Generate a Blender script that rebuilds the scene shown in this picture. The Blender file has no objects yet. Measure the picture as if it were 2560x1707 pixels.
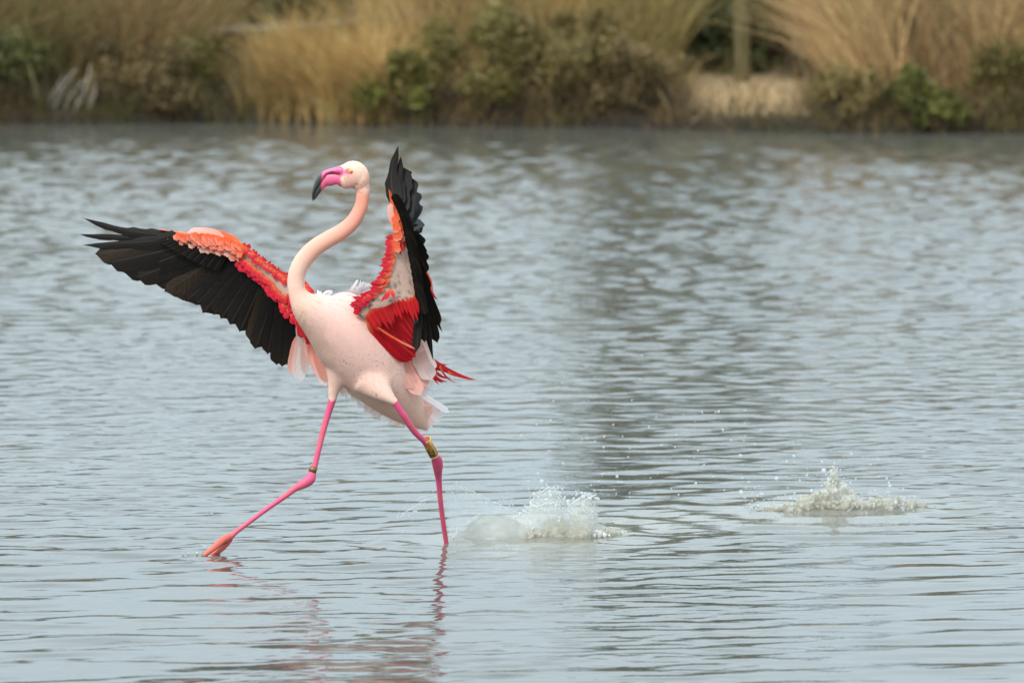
import bpy, bmesh, math, random
import numpy as np
from mathutils import Vector, Matrix

R = np.random.default_rng(11)
random.seed(11)
SC = bpy.context.scene
COL = SC.collection

# ------------------------------------------------------------------ camera
CAM_H, FPX, PITCH, YB = 2.56, 14960.0, 0.0925, 20.0      # metres, focal length in photo pixels, tilt, distance of the bird
cam_d = bpy.data.cameras.new('camera')
cam = bpy.data.objects.new('camera', cam_d); COL.objects.link(cam)
cam.location = (0, 0, CAM_H)
cam.rotation_euler = (math.pi / 2 - PITCH, 0, 0)
cam_d.sensor_width = 36.0
cam_d.lens = FPX / 2560 * 36.0
cam_d.clip_start = 0.5
cam_d.clip_end = 2000
cam_d.dof.use_dof = True
cam_d.dof.focus_distance = 20.05
cam_d.dof.aperture_fstop = 4.4
SC.camera = cam

# ------------------------------------------------------------------ world: bright, thinly overcast sky
SUN_EL, SUN_ROT = math.radians(45), math.radians(-32)     # sun behind the viewer's left shoulder
w = bpy.data.worlds.new('World'); SC.world = w; w.use_nodes = True
nt = w.node_tree; nt.nodes.clear()
o = nt.nodes.new('ShaderNodeOutputWorld'); bg = nt.nodes.new('ShaderNodeBackground')
sky = nt.nodes.new('ShaderNodeTexSky'); sky.sky_type = 'NISHITA'; sky.sun_disc = False
sky.sun_elevation = SUN_EL; sky.sun_rotation = math.pi - SUN_ROT
sky.air_density = 1.0; sky.dust_density = 2.0
tc = nt.nodes.new('ShaderNodeTexCoord')
mp = nt.nodes.new('ShaderNodeMapping'); mp.inputs['Scale'].default_value = (1.0, 1.0, 3.2)
nz = nt.nodes.new('ShaderNodeTexNoise'); nz.inputs['Scale'].default_value = 2.2; nz.inputs['Detail'].default_value = 6
rp = nt.nodes.new('ShaderNodeValToRGB')
rp.color_ramp.elements[0].position = 0.30; rp.color_ramp.elements[0].color = (5.0, 7.0, 8.35, 1)
rp.color_ramp.elements[1].position = 0.72; rp.color_ramp.elements[1].color = (10.8, 12.0, 12.5, 1)
mx = nt.nodes.new('ShaderNodeMix'); mx.data_type = 'RGBA'; mx.inputs['Factor'].default_value = 0.82
L = nt.links.new
L(tc.outputs['Generated'], mp.inputs['Vector']); L(mp.outputs['Vector'], nz.inputs['Vector'])
L(nz.outputs['Fac'], rp.inputs['Fac'])
sz = nt.nodes.new('ShaderNodeSeparateXYZ'); L(tc.outputs['Generated'], sz.inputs[0])
gr = nt.nodes.new('ShaderNodeMapRange'); gr.inputs[1].default_value = 0.0; gr.inputs[2].default_value = 1.0; gr.inputs[3].default_value = 0.80; gr.inputs[4].default_value = 1.75
L(sz.outputs['Z'], gr.inputs[0])
ml = nt.nodes.new('ShaderNodeMix'); ml.data_type = 'RGBA'; ml.blend_type = 'MULTIPLY'; ml.inputs[0].default_value = 1.0
L(rp.outputs['Color'], ml.inputs[6]); L(gr.outputs[0], ml.inputs[7])
L(sky.outputs['Color'], mx.inputs[6]); L(ml.outputs[2], mx.inputs[7])
L(mx.outputs[2], bg.inputs['Color']); bg.inputs['Strength'].default_value = 0.142
L(bg.outputs['Background'], o.inputs['Surface'])

sun_d = bpy.data.lights.new('sun', 'SUN'); sun_d.energy = 2.5; sun_d.angle = math.radians(11); sun_d.color = (1.0, 0.95, 0.87)
sun = bpy.data.objects.new('sun', sun_d); COL.objects.link(sun)
sun.rotation_euler = (math.pi / 2 - SUN_EL, 0, SUN_ROT)
sun.location = (-8, -8, 30)

SC.view_settings.view_transform = 'Standard'
SC.view_settings.look = 'None'
SC.view_settings.exposure = 0.03
SC.view_settings.gamma = 1.0
SC.view_settings.use_curve_mapping = False
SC.cycles.use_denoising = True
SC.cycles.max_bounces = 8
SC.cycles.transmission_bounces = 8
SC.cycles.transparent_max_bounces = 12
SC.cycles.caustics_reflective = False
SC.cycles.caustics_refractive = False
SC.cycles.sample_clamp_indirect = 6.0

# ------------------------------------------------------------------ helpers
cP, sP = math.cos(PITCH), math.sin(PITCH)
def at(px, py, dy=0.0):
    """a point of the photograph put at its own distance YB+dy"""
    x, y = (px - 1280) / FPX, -(py - 853.5) / FPX
    d = np.array([x, cP + y * sP, -sP + y * cP])
    t = (YB + dy) / d[1]
    return np.array([0, 0, CAM_H]) + d * t
def to_px(V):
    V = np.asarray(V, float) - np.array([0, 0, CAM_H])
    f = V[..., 1] * cP - V[..., 2] * sP
    u = V[..., 1] * sP + V[..., 2] * cP
    return 1280 + FPX * V[..., 0] / f, 853.5 - FPX * u / f
def water_y(py):
    a = PITCH + math.atan((py - 853.5) / FPX)
    return CAM_H / math.tan(a)
PXM = YB / FPX          # metres in one photo pixel at the bird

def unit(v):
    v = np.asarray(v, float); n = np.linalg.norm(v)
    return v / n if n > 1e-12 else v
def smooth(a, b, x):
    t = np.clip((np.asarray(x, float) - a) / (b - a), 0, 1)
    return t * t * (3 - 2 * t)
def interp(P, n):
    """Catmull-Rom through rows of P, n samples"""
    P = np.asarray(P, float); k = len(P)
    Q = np.vstack([2 * P[0] - P[1], P, 2 * P[-1] - P[-2]])
    t = np.linspace(0, k - 1 - 1e-9, n); i = t.astype(int); f = (t - i)[:, None]
    a, b, c, d = Q[i], Q[i + 1], Q[i + 2], Q[i + 3]
    return 0.5 * (2 * b + (c - a) * f + (2 * a - 5 * b + 4 * c - d) * f ** 2 + (3 * b - a - 3 * c + d) * f ** 3)

def new_mesh(name, V, F, mats=(), col=None, uv=None, smooth_=True):
    V = np.ascontiguousarray(V, np.float32)
    me = bpy.data.meshes.new(name)
    if isinstance(F, np.ndarray):
        nf, k = F.shape
        me.vertices.add(len(V)); me.vertices.foreach_set('co', V.ravel())
        me.loops.add(nf * k); me.loops.foreach_set('vertex_index', np.ascontiguousarray(F, np.int32).ravel())
        me.polygons.add(nf); me.polygons.foreach_set('loop_start', np.arange(nf, dtype=np.int32) * k)
        me.update(calc_edges=True)
    else:
        me.from_pydata([tuple(map(float, v)) for v in V], [], [tuple(f) for f in F]); me.update()
    me.polygons.foreach_set('use_smooth', np.full(len(me.polygons), bool(smooth_)))
    if col is not None:
        a = me.attributes.new('Col', 'FLOAT_COLOR', 'POINT')
        c = np.ones((len(V), 4), np.float32); c[:, :3] = col
        a.data.foreach_set('color', c.ravel())
    if uv is not None:
        lay = me.uv_layers.new(name='UVMap')
        li = np.empty(len(me.loops), np.int32); me.loops.foreach_get('vertex_index', li)
        lay.data.foreach_set('uv', np.ascontiguousarray(np.asarray(uv, np.float32)[li]).ravel())
    for m in mats: me.materials.append(m)
    me.validate()
    return me
def add(name, me, parent=None):
    ob = bpy.data.objects.new(name, me); COL.objects.link(ob)
    if parent is not None:
        ob.parent = parent
        # vertices are given in world space: cancel the parents' offset
        ob.matrix_parent_inverse = parent_world(parent).inverted()
    return ob
def parent_world(p):
    m = Matrix.Translation(p.location)
    if p.parent is not None: m = parent_world(p.parent) @ p.matrix_parent_inverse @ m
    return m
def tag(ob, label=None, cat=None, group=None, kind=None):
    if label: ob['label'] = label
    if cat: ob['category'] = cat
    if group: ob['group'] = group
    if kind: ob['kind'] = kind
    return ob
def empty(name, loc, label=None, cat=None, group=None):
    e = bpy.data.objects.new(name, None); COL.objects.link(e); e.location = tuple(map(float, loc)); e.empty_display_size = 0.05
    return tag(e, label, cat, group)

def merge(parts):
    """parts: list of (V, F list)"""
    V, F, k = [], [], 0
    for v, f in parts:
        V.append(np.asarray(v, float)); F += [tuple(int(i) + k for i in q) for q in f]; k += len(v)
    return np.vstack(V), F
def tube(P, r, n=12, r2=None, cap=True, hint=(0, 1, 0)):
    """tube along points P; r across the hint, r2 along the hint"""
    P = np.asarray(P, float); m = len(P)
    r = np.broadcast_to(np.asarray(r, float), (m,)); r2 = r if r2 is None else np.broadcast_to(np.asarray(r2, float), (m,))
    T = np.gradient(P, axis=0); hint = np.asarray(hint, float)
    V = []
    for i in range(m):
        t = unit(T[i]); a = unit(np.cross(t, hint)); b = unit(np.cross(a, t))
        for k in range(n):
            q = 2 * math.pi * k / n
            V.append(P[i] + a * math.cos(q) * r[i] + b * math.sin(q) * r2[i])
    F = [(i * n + k, i * n + (k + 1) % n, (i + 1) * n + (k + 1) % n, (i + 1) * n + k) for i in range(m - 1) for k in range(n)]
    if cap:
        F.append(tuple(range(n - 1, -1, -1))); F.append(tuple((m - 1) * n + k for k in range(n)))
    return np.array(V), F
def ball(c, rx, ry, rz, n=16, rot=0.0):
    V, F = [], []
    cr, sr = math.cos(rot), math.sin(rot)
    for i in range(n // 2 + 1):
        th = math.pi * i / (n // 2)
        for k in range(n):
            ph = 2 * math.pi * k / n
            x, y, z = rx * math.sin(th) * math.cos(ph), ry * math.sin(th) * math.sin(ph), rz * math.cos(th)
            V.append((c[0] + x * cr + z * sr, c[1] + y, c[2] - x * sr + z * cr))
    for i in range(n // 2):
        for k in range(n):
            F.append((i * n + k, (i + 1) * n + k, (i + 1) * n + (k + 1) % n, i * n + (k + 1) % n))
    return np.array(V), F
def remesh(V, F, voxel, iters=4, fac=0.5):
    me = bpy.data.meshes.new('tmp'); me.from_pydata([tuple(map(float, v)) for v in V], [], F); me.update()
    bm = bmesh.new(); bm.from_mesh(me); bmesh.ops.remove_doubles(bm, verts=bm.verts, dist=1e-6)
    bmesh.ops.recalc_face_normals(bm, faces=bm.faces); bm.to_mesh(me); bm.free()
    ob = bpy.data.objects.new('tmp', me); COL.objects.link(ob)
    m = ob.modifiers.new('r', 'REMESH'); m.mode = 'VOXEL'; m.voxel_size = voxel
    if iters:
        s = ob.modifiers.new('s', 'SMOOTH'); s.factor = fac; s.iterations = iters
    dg = bpy.context.evaluated_depsgraph_get()
    out = bpy.data.meshes.new_from_object(ob.evaluated_get(dg))
    bpy.data.objects.remove(ob); bpy.data.meshes.remove(me)
    V = np.empty(len(out.vertices) * 3, np.float32); out.vertices.foreach_get('co', V)
    F = [tuple(p.vertices) for p in out.polygons]
    bpy.data.meshes.remove(out)
    return V.reshape(-1, 3).astype(float), F

# value noise on arrays (for shapes)
_perm = R.permutation(4096)
_val = R.random(4096)
def vnoise(x, y, z=0.0, seed=0):
    x, y, z = np.broadcast_arrays(np.asarray(x, float), np.asarray(y, float), np.asarray(z, float))
    xi, yi, zi = np.floor(x).astype(int), np.floor(y).astype(int), np.floor(z).astype(int)
    fx, fy, fz = x - xi, y - yi, z - zi
    fx, fy, fz = fx * fx * (3 - 2 * fx), fy * fy * (3 - 2 * fy), fz * fz * (3 - 2 * fz)
    def h(a, b, c): return _val[_perm[(_perm[(_perm[(a + seed * 131) & 4095] + b) & 4095] + c) & 4095]]
    r = 0
    for dx, wx in ((0, 1 - fx), (1, fx)):
        for dy, wy in ((0, 1 - fy), (1, fy)):
            for dz, wz in ((0, 1 - fz), (1, fz)):
                r = r + wx * wy * wz * h(xi + dx, yi + dy, zi + dz)
    return r
def fnoise(x, y, z=0.0, seed=0, oct=4):
    s, a, n = 0, 0.5, 0
    for k in range(oct):
        s = s + a * vnoise(np.asarray(x) * 2 ** k, np.asarray(y) * 2 ** k, np.asarray(z) * 2 ** k, seed + k); n += a; a *= 0.5
    return s / n

# ------------------------------------------------------------------ materials
def material(name):
    m = bpy.data.materials.new(name); m.use_nodes = True
    t = m.node_tree; b = t.nodes['Principled BSDF']
    return m, t, b
def noise_node(t, scale, detail=4, vec=None, rough=0.55):
    n = t.nodes.new('ShaderNodeTexNoise'); n.inputs['Scale'].default_value = scale
    n.inputs['Detail'].default_value = detail; n.inputs['Roughness'].default_value = rough
    if vec is not None: t.links.new(vec, n.inputs['Vector'])
    return n
def ramp_node(t, src, stops):
    r = t.nodes.new('ShaderNodeValToRGB'); e = r.color_ramp.elements
    while len(e) < len(stops): e.new(0.5)
    for q, (p, c) in zip(e, stops): q.position = p; q.color = (*c, 1) if len(c) == 3 else c
    t.links.new(src, r.inputs['Fac']); return r
def mixrgb(t, fac, a, b, mode='MIX'):
    m = t.nodes.new('ShaderNodeMix'); m.data_type = 'RGBA'; m.blend_type = mode
    for sock, v in ((m.inputs[0], fac), (m.inputs[6], a), (m.inputs[7], b)):
        if hasattr(v, 'links') or hasattr(v, 'is_linked'): t.links.new(v, sock)
        elif isinstance(v, (int, float)): sock.default_value = v
        else: sock.default_value = (*v, 1)
    return m.outputs[2]
def mapping(t, out, scale, rot=(0, 0, 0)):
    m = t.nodes.new('ShaderNodeMapping'); m.inputs['Scale'].default_value = scale; m.inputs['Rotation'].default_value = rot
    t.links.new(out, m.inputs['Vector']); return m.outputs['Vector']
def bump(t, b, height, strength, dist):
    n = t.nodes.new('ShaderNodeBump'); n.inputs['Strength'].default_value = strength; n.inputs['Distance'].default_value = dist
    t.links.new(height, n.inputs['Height']); t.links.new(n.outputs['Normal'], b.inputs['Normal']); return n
def attr(t, name='Col'):
    a = t.nodes.new('ShaderNodeAttribute'); a.attribute_name = name; return a
def geo_pos(t):
    return t.nodes.new('ShaderNodeNewGeometry').outputs['Position']

def mat_water():
    m, t, b = material('muddy_lagoon_water')
    a = attr(t, 'mud')
    p = geo_pos(t)
    n1 = noise_node(t, 0.6, 3, p)
    body = mixrgb(t, n1.outputs['Fac'], (0.074, 0.074, 0.062), (0.094, 0.093, 0.078))
    body = mixrgb(t, a.outputs['Fac'], body, (0.20, 0.19, 0.155))
    t.links.new(body, b.inputs['Base Color'])
    b.inputs['Roughness'].default_value = 0.03; b.inputs['IOR'].default_value = 1.333
    v = mapping(t, p, (9, 24, 9), (0, 0, 0.06))
    n2 = noise_node(t, 1.0, 3, v)
    v2 = mapping(t, p, (30, 60, 30), (0, 0, -0.1))
    n3 = noise_node(t, 1.0, 2, v2)
    h = mixrgb(t, 0.25, n2.outputs['Fac'], n3.outputs['Fac'])
    sy = t.nodes.new('ShaderNodeSeparateXYZ'); t.links.new(p, sy.inputs[0])
    mr = t.nodes.new('ShaderNodeMapRange'); mr.inputs[1].default_value = 20.5; mr.inputs[2].default_value = 31; mr.inputs[3].default_value = 0.12; mr.inputs[4].default_value = 0.45
    t.links.new(sy.outputs['Y'], mr.inputs[0])          # wind ruffles the open water beyond the shallows
    bn = bump(t, b, h, 0.3, 0.006); t.links.new(mr.outputs[0], bn.inputs['Strength'])
    return m
def mat_vcol(name, rough=0.7, trans=0.0, noise=None, spec=0.3, sheen=0.0):
    m, t, b = material(name)
    c = attr(t).outputs['Color']
    if noise:
        n = noise_node(t, noise[0], 4, geo_pos(t))
        r = ramp_node(t, n.outputs['Fac'], [(0.25, (1 - noise[1],) * 3), (0.75, (1 + noise[1],) * 3)])
        c = mixrgb(t, 1.0, c, r.outputs['Color'], 'MULTIPLY')
    t.links.new(c, b.inputs['Base Color'])
    b.inputs['Roughness'].default_value = rough; b.inputs['Specular IOR Level'].default_value = spec
    if sheen: b.inputs['Sheen Weight'].default_value = sheen
    if trans:
        tr = t.nodes.new('ShaderNodeBsdfTranslucent'); t.links.new(c, tr.inputs['Color'])
        ms = t.nodes.new('ShaderNodeMixShader'); ms.inputs['Fac'].default_value = trans
        t.links.new(b.outputs['BSDF'], ms.inputs[1]); t.links.new(tr.outputs['BSDF'], ms.inputs[2])
        t.links.new(ms.outputs['Shader'], t.nodes['Material Output'].inputs['Surface'])
    return m
def mat_feather(name, base, mid, tip, rachis, rough=0.55, trans=0.2, spec=0.3, var=0.25, stops=(0.0, 0.45, 1.0)):
    """colour runs root to tip along the vane (v), barbs slant from the shaft (u)"""
    m, t, b = material(name)
    uv = t.nodes.new('ShaderNodeUVMap'); sp = t.nodes.new('ShaderNodeSeparateXYZ'); t.links.new(uv.outputs['UV'], sp.inputs[0])
    oi = t.nodes.new('ShaderNodeObjectInfo')
    r = ramp_node(t, sp.outputs['Y'], [(stops[0], base), (stops[1], mid), (stops[2], tip)])
    c = r.outputs['Color']
    # barbs
    ab = t.nodes.new('ShaderNodeMath'); ab.operation = 'SUBTRACT'; t.links.new(sp.outputs['X'], ab.inputs[0]); ab.inputs[1].default_value = 0.5
    ab2 = t.nodes.new('ShaderNodeMath'); ab2.operation = 'ABSOLUTE'; t.links.new(ab.outputs[0], ab2.inputs[0])
    ph = t.nodes.new('ShaderNodeMath'); ph.operation = 'MULTIPLY_ADD'; t.links.new(ab2.outputs[0], ph.inputs[0]); ph.inputs[1].default_value = -0.35; t.links.new(sp.outputs['Y'], ph.inputs[2])
    cx = t.nodes.new('ShaderNodeCombineXYZ'); t.links.new(ph.outputs[0], cx.inputs[0]); t.links.new(oi.outputs['Random'], cx.inputs[1])
    nb = noise_node(t, 60, 3, cx.outputs[0])
    rb = ramp_node(t, nb.outputs['Fac'], [(0.25, (1 - var,) * 3), (0.75, (1 + var,) * 3)])
    c = mixrgb(t, 1.0, c, rb.outputs['Color'], 'MULTIPLY')
    ro = ramp_node(t, oi.outputs['Random'], [(0, (0.82,) * 3), (1, (1.15,) * 3)])
    c = mixrgb(t, 1.0, c, ro.outputs['Color'], 'MULTIPLY')
    # shaft
    rr = ramp_node(t, ab2.outputs[0], [(0.025, (1, 1, 1)), (0.05, (0, 0, 0))])
    c = mixrgb(t, rr.outputs['Color'], c, rachis)
    t.links.new(c, b.inputs['Base Color'])
    b.inputs['Roughness'].default_value = rough; b.inputs['Specular IOR Level'].default_value = spec
    bump(t, b, nb.outputs['Fac'], 0.25, 0.002)
    if trans:
        tr = t.nodes.new('ShaderNodeBsdfTranslucent'); t.links.new(c, tr.inputs['Color'])
        ms = t.nodes.new('ShaderNodeMixShader'); ms.inputs['Fac'].default_value = trans
        t.links.new(b.outputs['BSDF'], ms.inputs[1]); t.links.new(tr.outputs['BSDF'], ms.inputs[2])
        t.links.new(ms.outputs['Shader'], t.nodes['Material Output'].inputs['Surface'])
    return m

# ------------------------------------------------------------------ the water
WAVES = []
for k in range(90):
    lam = 0.06 * (0.46 / 0.06) ** R.random()
    ang = math.radians(R.normal(-9, 14 if lam > 0.2 else 24))
    kx, ky = 2 * math.pi / lam * math.sin(ang), 2 * math.pi / lam * math.cos(ang)
    sl = 0.0115 * (1.0 if lam > 0.16 else 0.8)
    WAVES.append((kx, ky, sl * lam / (2 * math.pi), R.random() * 6.283, 0 if lam > 0.19 else 1))
WAVES2 = []
for k in range(60):
    lam = 0.10 * (0.27 / 0.10) ** R.random(); ang = math.radians(R.normal(-5, 42))
    WAVES2.append((2 * math.pi / lam * math.sin(ang), 2 * math.pi / lam * math.cos(ang), 0.0170 * lam / (2 * math.pi), R.random() * 6.283))
def wave_h(x, y):
    patch = 0.45 + 1.1 * fnoise(x * 0.55, y * 0.16, 3.1, seed=5, oct=3)
    patch2 = 0.15 + 1.7 * smooth(0.30, 0.70, fnoise(x * 0.8 + 7, y * 0.22, 1.7, seed=9, oct=3))
    ruf = np.interp(y, [15, 19, 21, 24, 28, 34], [0.42, 0.45, 0.52, 0.6, 0.62, 0.6]); calm = np.interp(y, [15, 19, 21, 24, 28, 34], [0.64, 0.64, 0.62, 0.5, 0.3, 0.2])   # glassy shallows, ruffled open water
    warp = 6.0 * (fnoise(x * 1.3, y * 0.5, 5.5, seed=15, oct=3) - 0.5)
    h = np.zeros_like(x)
    for kx, ky, a, p, s in WAVES:
        ph = kx * x + ky * y + p + 0.35 * warp
        h += a * (np.sin(ph) - 0.36 * np.sin(2 * ph)) * (patch * calm if s == 0 else patch2 * ruf)
    far = np.interp(y, [20, 22, 25, 30, 36], [0.0, 0.12, 0.40, 0.90, 1.25]) * (1 - 0.8 * smooth(42.6, 45.0, y))      # sheltered under the bank
    patch3 = 0.55 + 0.9 * fnoise(x * 0.7, y * 0.12, 8.8, seed=25, oct=2)
    if y.max() > 20.5:
        for kx, ky, a, p in WAVES2: h += a * np.sin(kx * x + ky * y + p) * far * patch3
    h = h + 6.0 * h * np.abs(h)
    # the wake: a low hump beside the standing leg and rings about the steps
    for cx, cy, A, lam, dec in ((-0.23, 20.26, 0.004, 0.16, 0.7), (0.12, 20.42, 0.008, 0.24, 1.0), (1.16, 21.2, 0.006, 0.26, 1.1), (-1.03, 19.93, 0.0022, 0.10, 0.35)):
        d = np.hypot(x - cx, y - cy)
        h += A * np.sin(6.283 * d / lam) * np.exp(-d / dec * 2.2) * smooth(0.02, 0.15, d)
    return h
def mud_f(x, y):
    m = 0
    for cx, cy, rx, ry, s in ((0.06, 20.35, 0.42, 0.55, 0.95), (1.15, 21.15, 0.5, 0.5, 0.8), (0.55, 20.8, 0.55, 0.45, 0.45)):
        m = m + s * np.exp(-((x - cx) / rx) ** 2 - ((y - cy) / ry) ** 2)
    return np.clip(m * (0.5 + fnoise(x * 5, y * 3, 0, seed=21)), 0, 1)
VW, FW, MUD = [], [], []
base = 0
def grid(x0, x1, y0, y1, dx, dy, fn):
    global base
    nx, ny = int(round((x1 - x0) / dx)) + 1, int(round((y1 - y0) / dy)) + 1
    X, Y = np.meshgrid(np.linspace(x0, x1, nx), np.linspace(y0, y1, ny))
    Z = fn(X, Y)
    VW.append(np.stack([X, Y, Z], -1).reshape(-1, 3)); MUD.append(mud_f(X, Y).ravel())
    i = np.arange(nx * ny).reshape(ny, nx)
    FW.append(np.stack([i[:-1, :-1], i[:-1, 1:], i[1:, 1:], i[1:, :-1]], -1).reshape(-1, 4) + base)
    base += nx * ny
grid(-4.6, 4.6, 15.0, 28.0, 0.0215, 0.0152, lambda x, y: wave_h(x, y) * smooth(4.6, 4.1, np.abs(x)) * smooth(15.0, 15.5, y))
grid(-9.0, 9.0, 28.0, 47.5, 0.045, 0.031, lambda x, y: wave_h(x, y) * smooth(9.0, 8.3, np.abs(x)) * np.maximum(smooth(28.0, 28.6, y), smooth(4.6, 4.1, np.abs(x))))
def flat(X, Y): return np.zeros_like(X)
for x0, x1, y0, y1 in ((-260, -9, -260, 47.5), (9, 260, -260, 47.5), (-9, -4.6, -260, 28), (4.6, 9, -260, 28), (-4.6, 4.6, -260, 15)):
    grid(x0, x1, y0, y1, (x1 - x0) / 8, (y1 - y0) / 12, flat)
MATW = mat_water()
me = new_mesh('water', np.vstack(VW), np.vstack(FW), [MATW])
a = me.attributes.new('mud', 'FLOAT', 'POINT'); a.data.foreach_set('value', np.concatenate(MUD).astype(np.float32))
water = tag(add('water', me), kind='structure')

# ------------------------------------------------------------------ the far bank
def edge(x):
    return 45.62 - 1.35 * smooth(-2.4, 3.9, x) + 0.10 * np.sin(x * 2.1) + 0.14 * (fnoise(x * 1.7, 0.5, seed=31) - 0.5)
def bank_z(x, y):
    d = y - edge(x)
    z = -0.35 + 0.35 * smooth(-0.6, 0.0, d) + 0.10 * smooth(-0.02, 0.12, d) + 0.17 * smooth(0.1, 1.8, d) + 0.45 * smooth(2, 12, d)
    return z + 0.05 * (fnoise(x * 2.5, y * 2.5, seed=33) - 0.5) * smooth(0, 0.5, d)
xs = np.concatenate([np.linspace(-250, -9, 22), np.arange(-8.6, 8.6, 0.08), np.linspace(9, 250, 22)])
ys = np.concatenate([np.arange(43.6, 50, 0.06), np.linspace(50.3, 58, 22), np.linspace(60, 420, 24)])
X, Y = np.meshgrid(xs, ys)
i = np.arange(X.size).reshape(X.shape)
m, t, b = material('bank_soil')
p = geo_pos(t)
n1 = noise_node(t, 3.0, 6, p); n2 = noise_node(t, 30, 4, p)
c1 = ramp_node(t, n2.outputs['Fac'], [(0.3, (0.055, 0.040, 0.022)), (0.7, (0.14, 0.10, 0.055))]).outputs['Color']
c2 = ramp_node(t, n2.outputs['Fac'], [(0.3, (0.33, 0.22, 0.11)), (0.7, (0.50, 0.35, 0.19))]).outputs['Color']
sa = attr(t, 'sand')
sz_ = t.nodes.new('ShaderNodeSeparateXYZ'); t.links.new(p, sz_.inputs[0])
undercut_shade = t.nodes.new('ShaderNodeMapRange'); undercut_shade.inputs[1].default_value = 0.03; undercut_shade.inputs[2].default_value = 0.17
t.links.new(sz_.outputs['Z'], undercut_shade.inputs[0])          # near-black shade of the undercut put into the soil colour low down
c1 = mixrgb(t, undercut_shade.outputs[0], (0.020, 0.015, 0.010), c1)
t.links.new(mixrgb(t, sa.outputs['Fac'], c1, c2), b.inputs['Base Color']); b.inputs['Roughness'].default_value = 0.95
bump(t, b, n2.outputs['Fac'], 0.6, 0.02)
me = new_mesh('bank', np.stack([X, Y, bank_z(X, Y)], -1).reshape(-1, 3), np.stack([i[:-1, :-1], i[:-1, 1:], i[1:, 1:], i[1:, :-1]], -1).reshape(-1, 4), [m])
sandv = np.exp(-(((X - 1.74) / 0.60) ** 2) ** 2) * smooth(0.12, 0.4, Y - edge(X)) * (1 - smooth(2.3, 3.2, Y - edge(X)))
sandv = np.clip(sandv * (0.75 + 0.7 * fnoise(X * 4, Y * 4, seed=35)), 0, 1)
a = me.attributes.new('sand', 'FLOAT', 'POINT'); a.data.foreach_set('value', sandv.ravel().astype(np.float32))
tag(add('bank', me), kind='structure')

# vegetation ---------------------------------------------------------
MAT_STRAW = mat_vcol('dry_reed_blade', 0.75, 0.25)
MAT_LEAF = mat_vcol('shrub_leaf', 0.6, 0.25)
MAT_TWIG = mat_vcol('twig_bark', 0.85)
def bx(px, Y): return (px - 1280) / FPX * Y
def blades(B, H, W, lean, col, seg=4, droop=0.35):
    """ribbons: B base points (n,3), H heights, W widths, lean (n,2) tip offsets, col (n,3)"""
    n = len(B); s = np.linspace(0, 1, seg + 1)
    face = R.random(n) * 6.283
    side = np.stack([np.cos(face), np.sin(face) * 0.6, np.zeros(n)], -1)
    V = np.zeros((n, seg + 1, 2, 3))
    for k, q in enumerate(s):
        c = B.copy()
        c[:, :2] += lean * (q ** 1.8)[..., None] if np.ndim(q) else lean * q ** 1.8
        L2 = np.hypot(lean[:, 0], lean[:, 1])
        c[:, 2] += H * (q - droop * q ** 3 * np.clip(L2 / np.maximum(H, 1e-3), 0, 1.4))
        wd = (W * (1 - q ** 1.6) * 0.5 + W * 0.05)[:, None]
        V[:, k, 0] = c - side * wd; V[:, k, 1] = c + side * wd
    V = V.reshape(-1, 3)
    b0 = np.arange(n)[:, None] * (seg + 1) * 2 + np.arange(seg)[None] * 2
    F = np.stack([b0, b0 + 1, b0 + 3, b0 + 2], -1).reshape(-1, 4)
    C = np.repeat(col, (seg + 1) * 2, axis=0)
    return V, F, C
def reed_patch(name, px0, px1, d0, d1, n, h0, h1, leanx, leans, c0, c1, wid=0.012, label=''):
    px = R.uniform(px0, px1, n); d = R.uniform(d0, d1, n)
    x = bx(px, 46.5); y = edge(x) + d
    tuft = fnoise(x * 3.2, y * 2.0, seed=41)
    keep = R.random(n) < smooth(0.26, 0.52, tuft) * 0.85 + 0.15
    if h1 > 0.4: keep &= (np.abs(x - 1.76) > 0.22 + 0.42 * fnoise(x * 3, y * 3, seed=46)) | (y - edge(x) > 3.4) | (R.random(n) < (0.14 if h1 < 0.6 else 0.02))      # the clearing
    if h1 > 0.4: keep &= (np.abs(x + 2.12) > 0.20) | (y - edge(x) > 2.2) | (R.random(n) < 0.12)      # gap before the fence posts
    x, y, tuft = x[keep], y[keep], tuft[keep]; n = len(x)
    H = R.uniform(h0, h1, n) * (0.65 + 0.7 * tuft)
    ln = np.stack([R.normal(leanx, leans, n) * H, R.normal(-0.45 if d1 < 1.4 else -0.08, 0.30, n) * H], -1)
    ln[:, 0] += (fnoise(x * 1.5, y, seed=44) - 0.5) * 0.9 * H
    k = R.random((n, 1)) * 0.6 + 0.4 * fnoise(x * 5, y * 5, seed=43)[:, None]
    col = np.array(c0) * (1 - k) + np.array(c1) * k
    col = col * R.uniform(0.65, 1.25, (n, 1)) * (0.10 + 1.8 * fnoise(x * 2.2, y * 1.4, seed=47)[:, None])
    gm = smooth(0.45, 0.62, fnoise(x * 2.8, y * 1.9, seed=49))[:, None]; col = col * (1 - 0.55 * gm) + np.array((0.085, 0.092, 0.028)) * 0.55 * gm
    V, F, C = blades(np.stack([x, y, bank_z(x, y) - 0.03], -1), H, R.uniform(0.5, 1.3, n) * wid, ln, col)
    return tag(add(name, new_mesh(name, V, F, [MAT_STRAW], np.minimum(C * np.array((1.62, 1.50, 1.42)), 0.75))), label, 'reeds', kind='stuff')
STRAW0, STRAW1 = (0.27, 0.17, 0.07), (0.66, 0.43, 0.20)
BRN0, BRN1 = (0.11, 0.075, 0.032), (0.30, 0.205, 0.10)
OLV0, OLV1 = (0.075, 0.065, 0.022), (0.22, 0.17, 0.065)
reed_patch('dry_reeds', -1000, 520, 0.35, 3.2, 9500, 0.7, 1.5, 0.30, 0.55, BRN0, BRN1, 0.016, 'brown dry reeds leaning over the left bank behind low shrubs')
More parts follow.
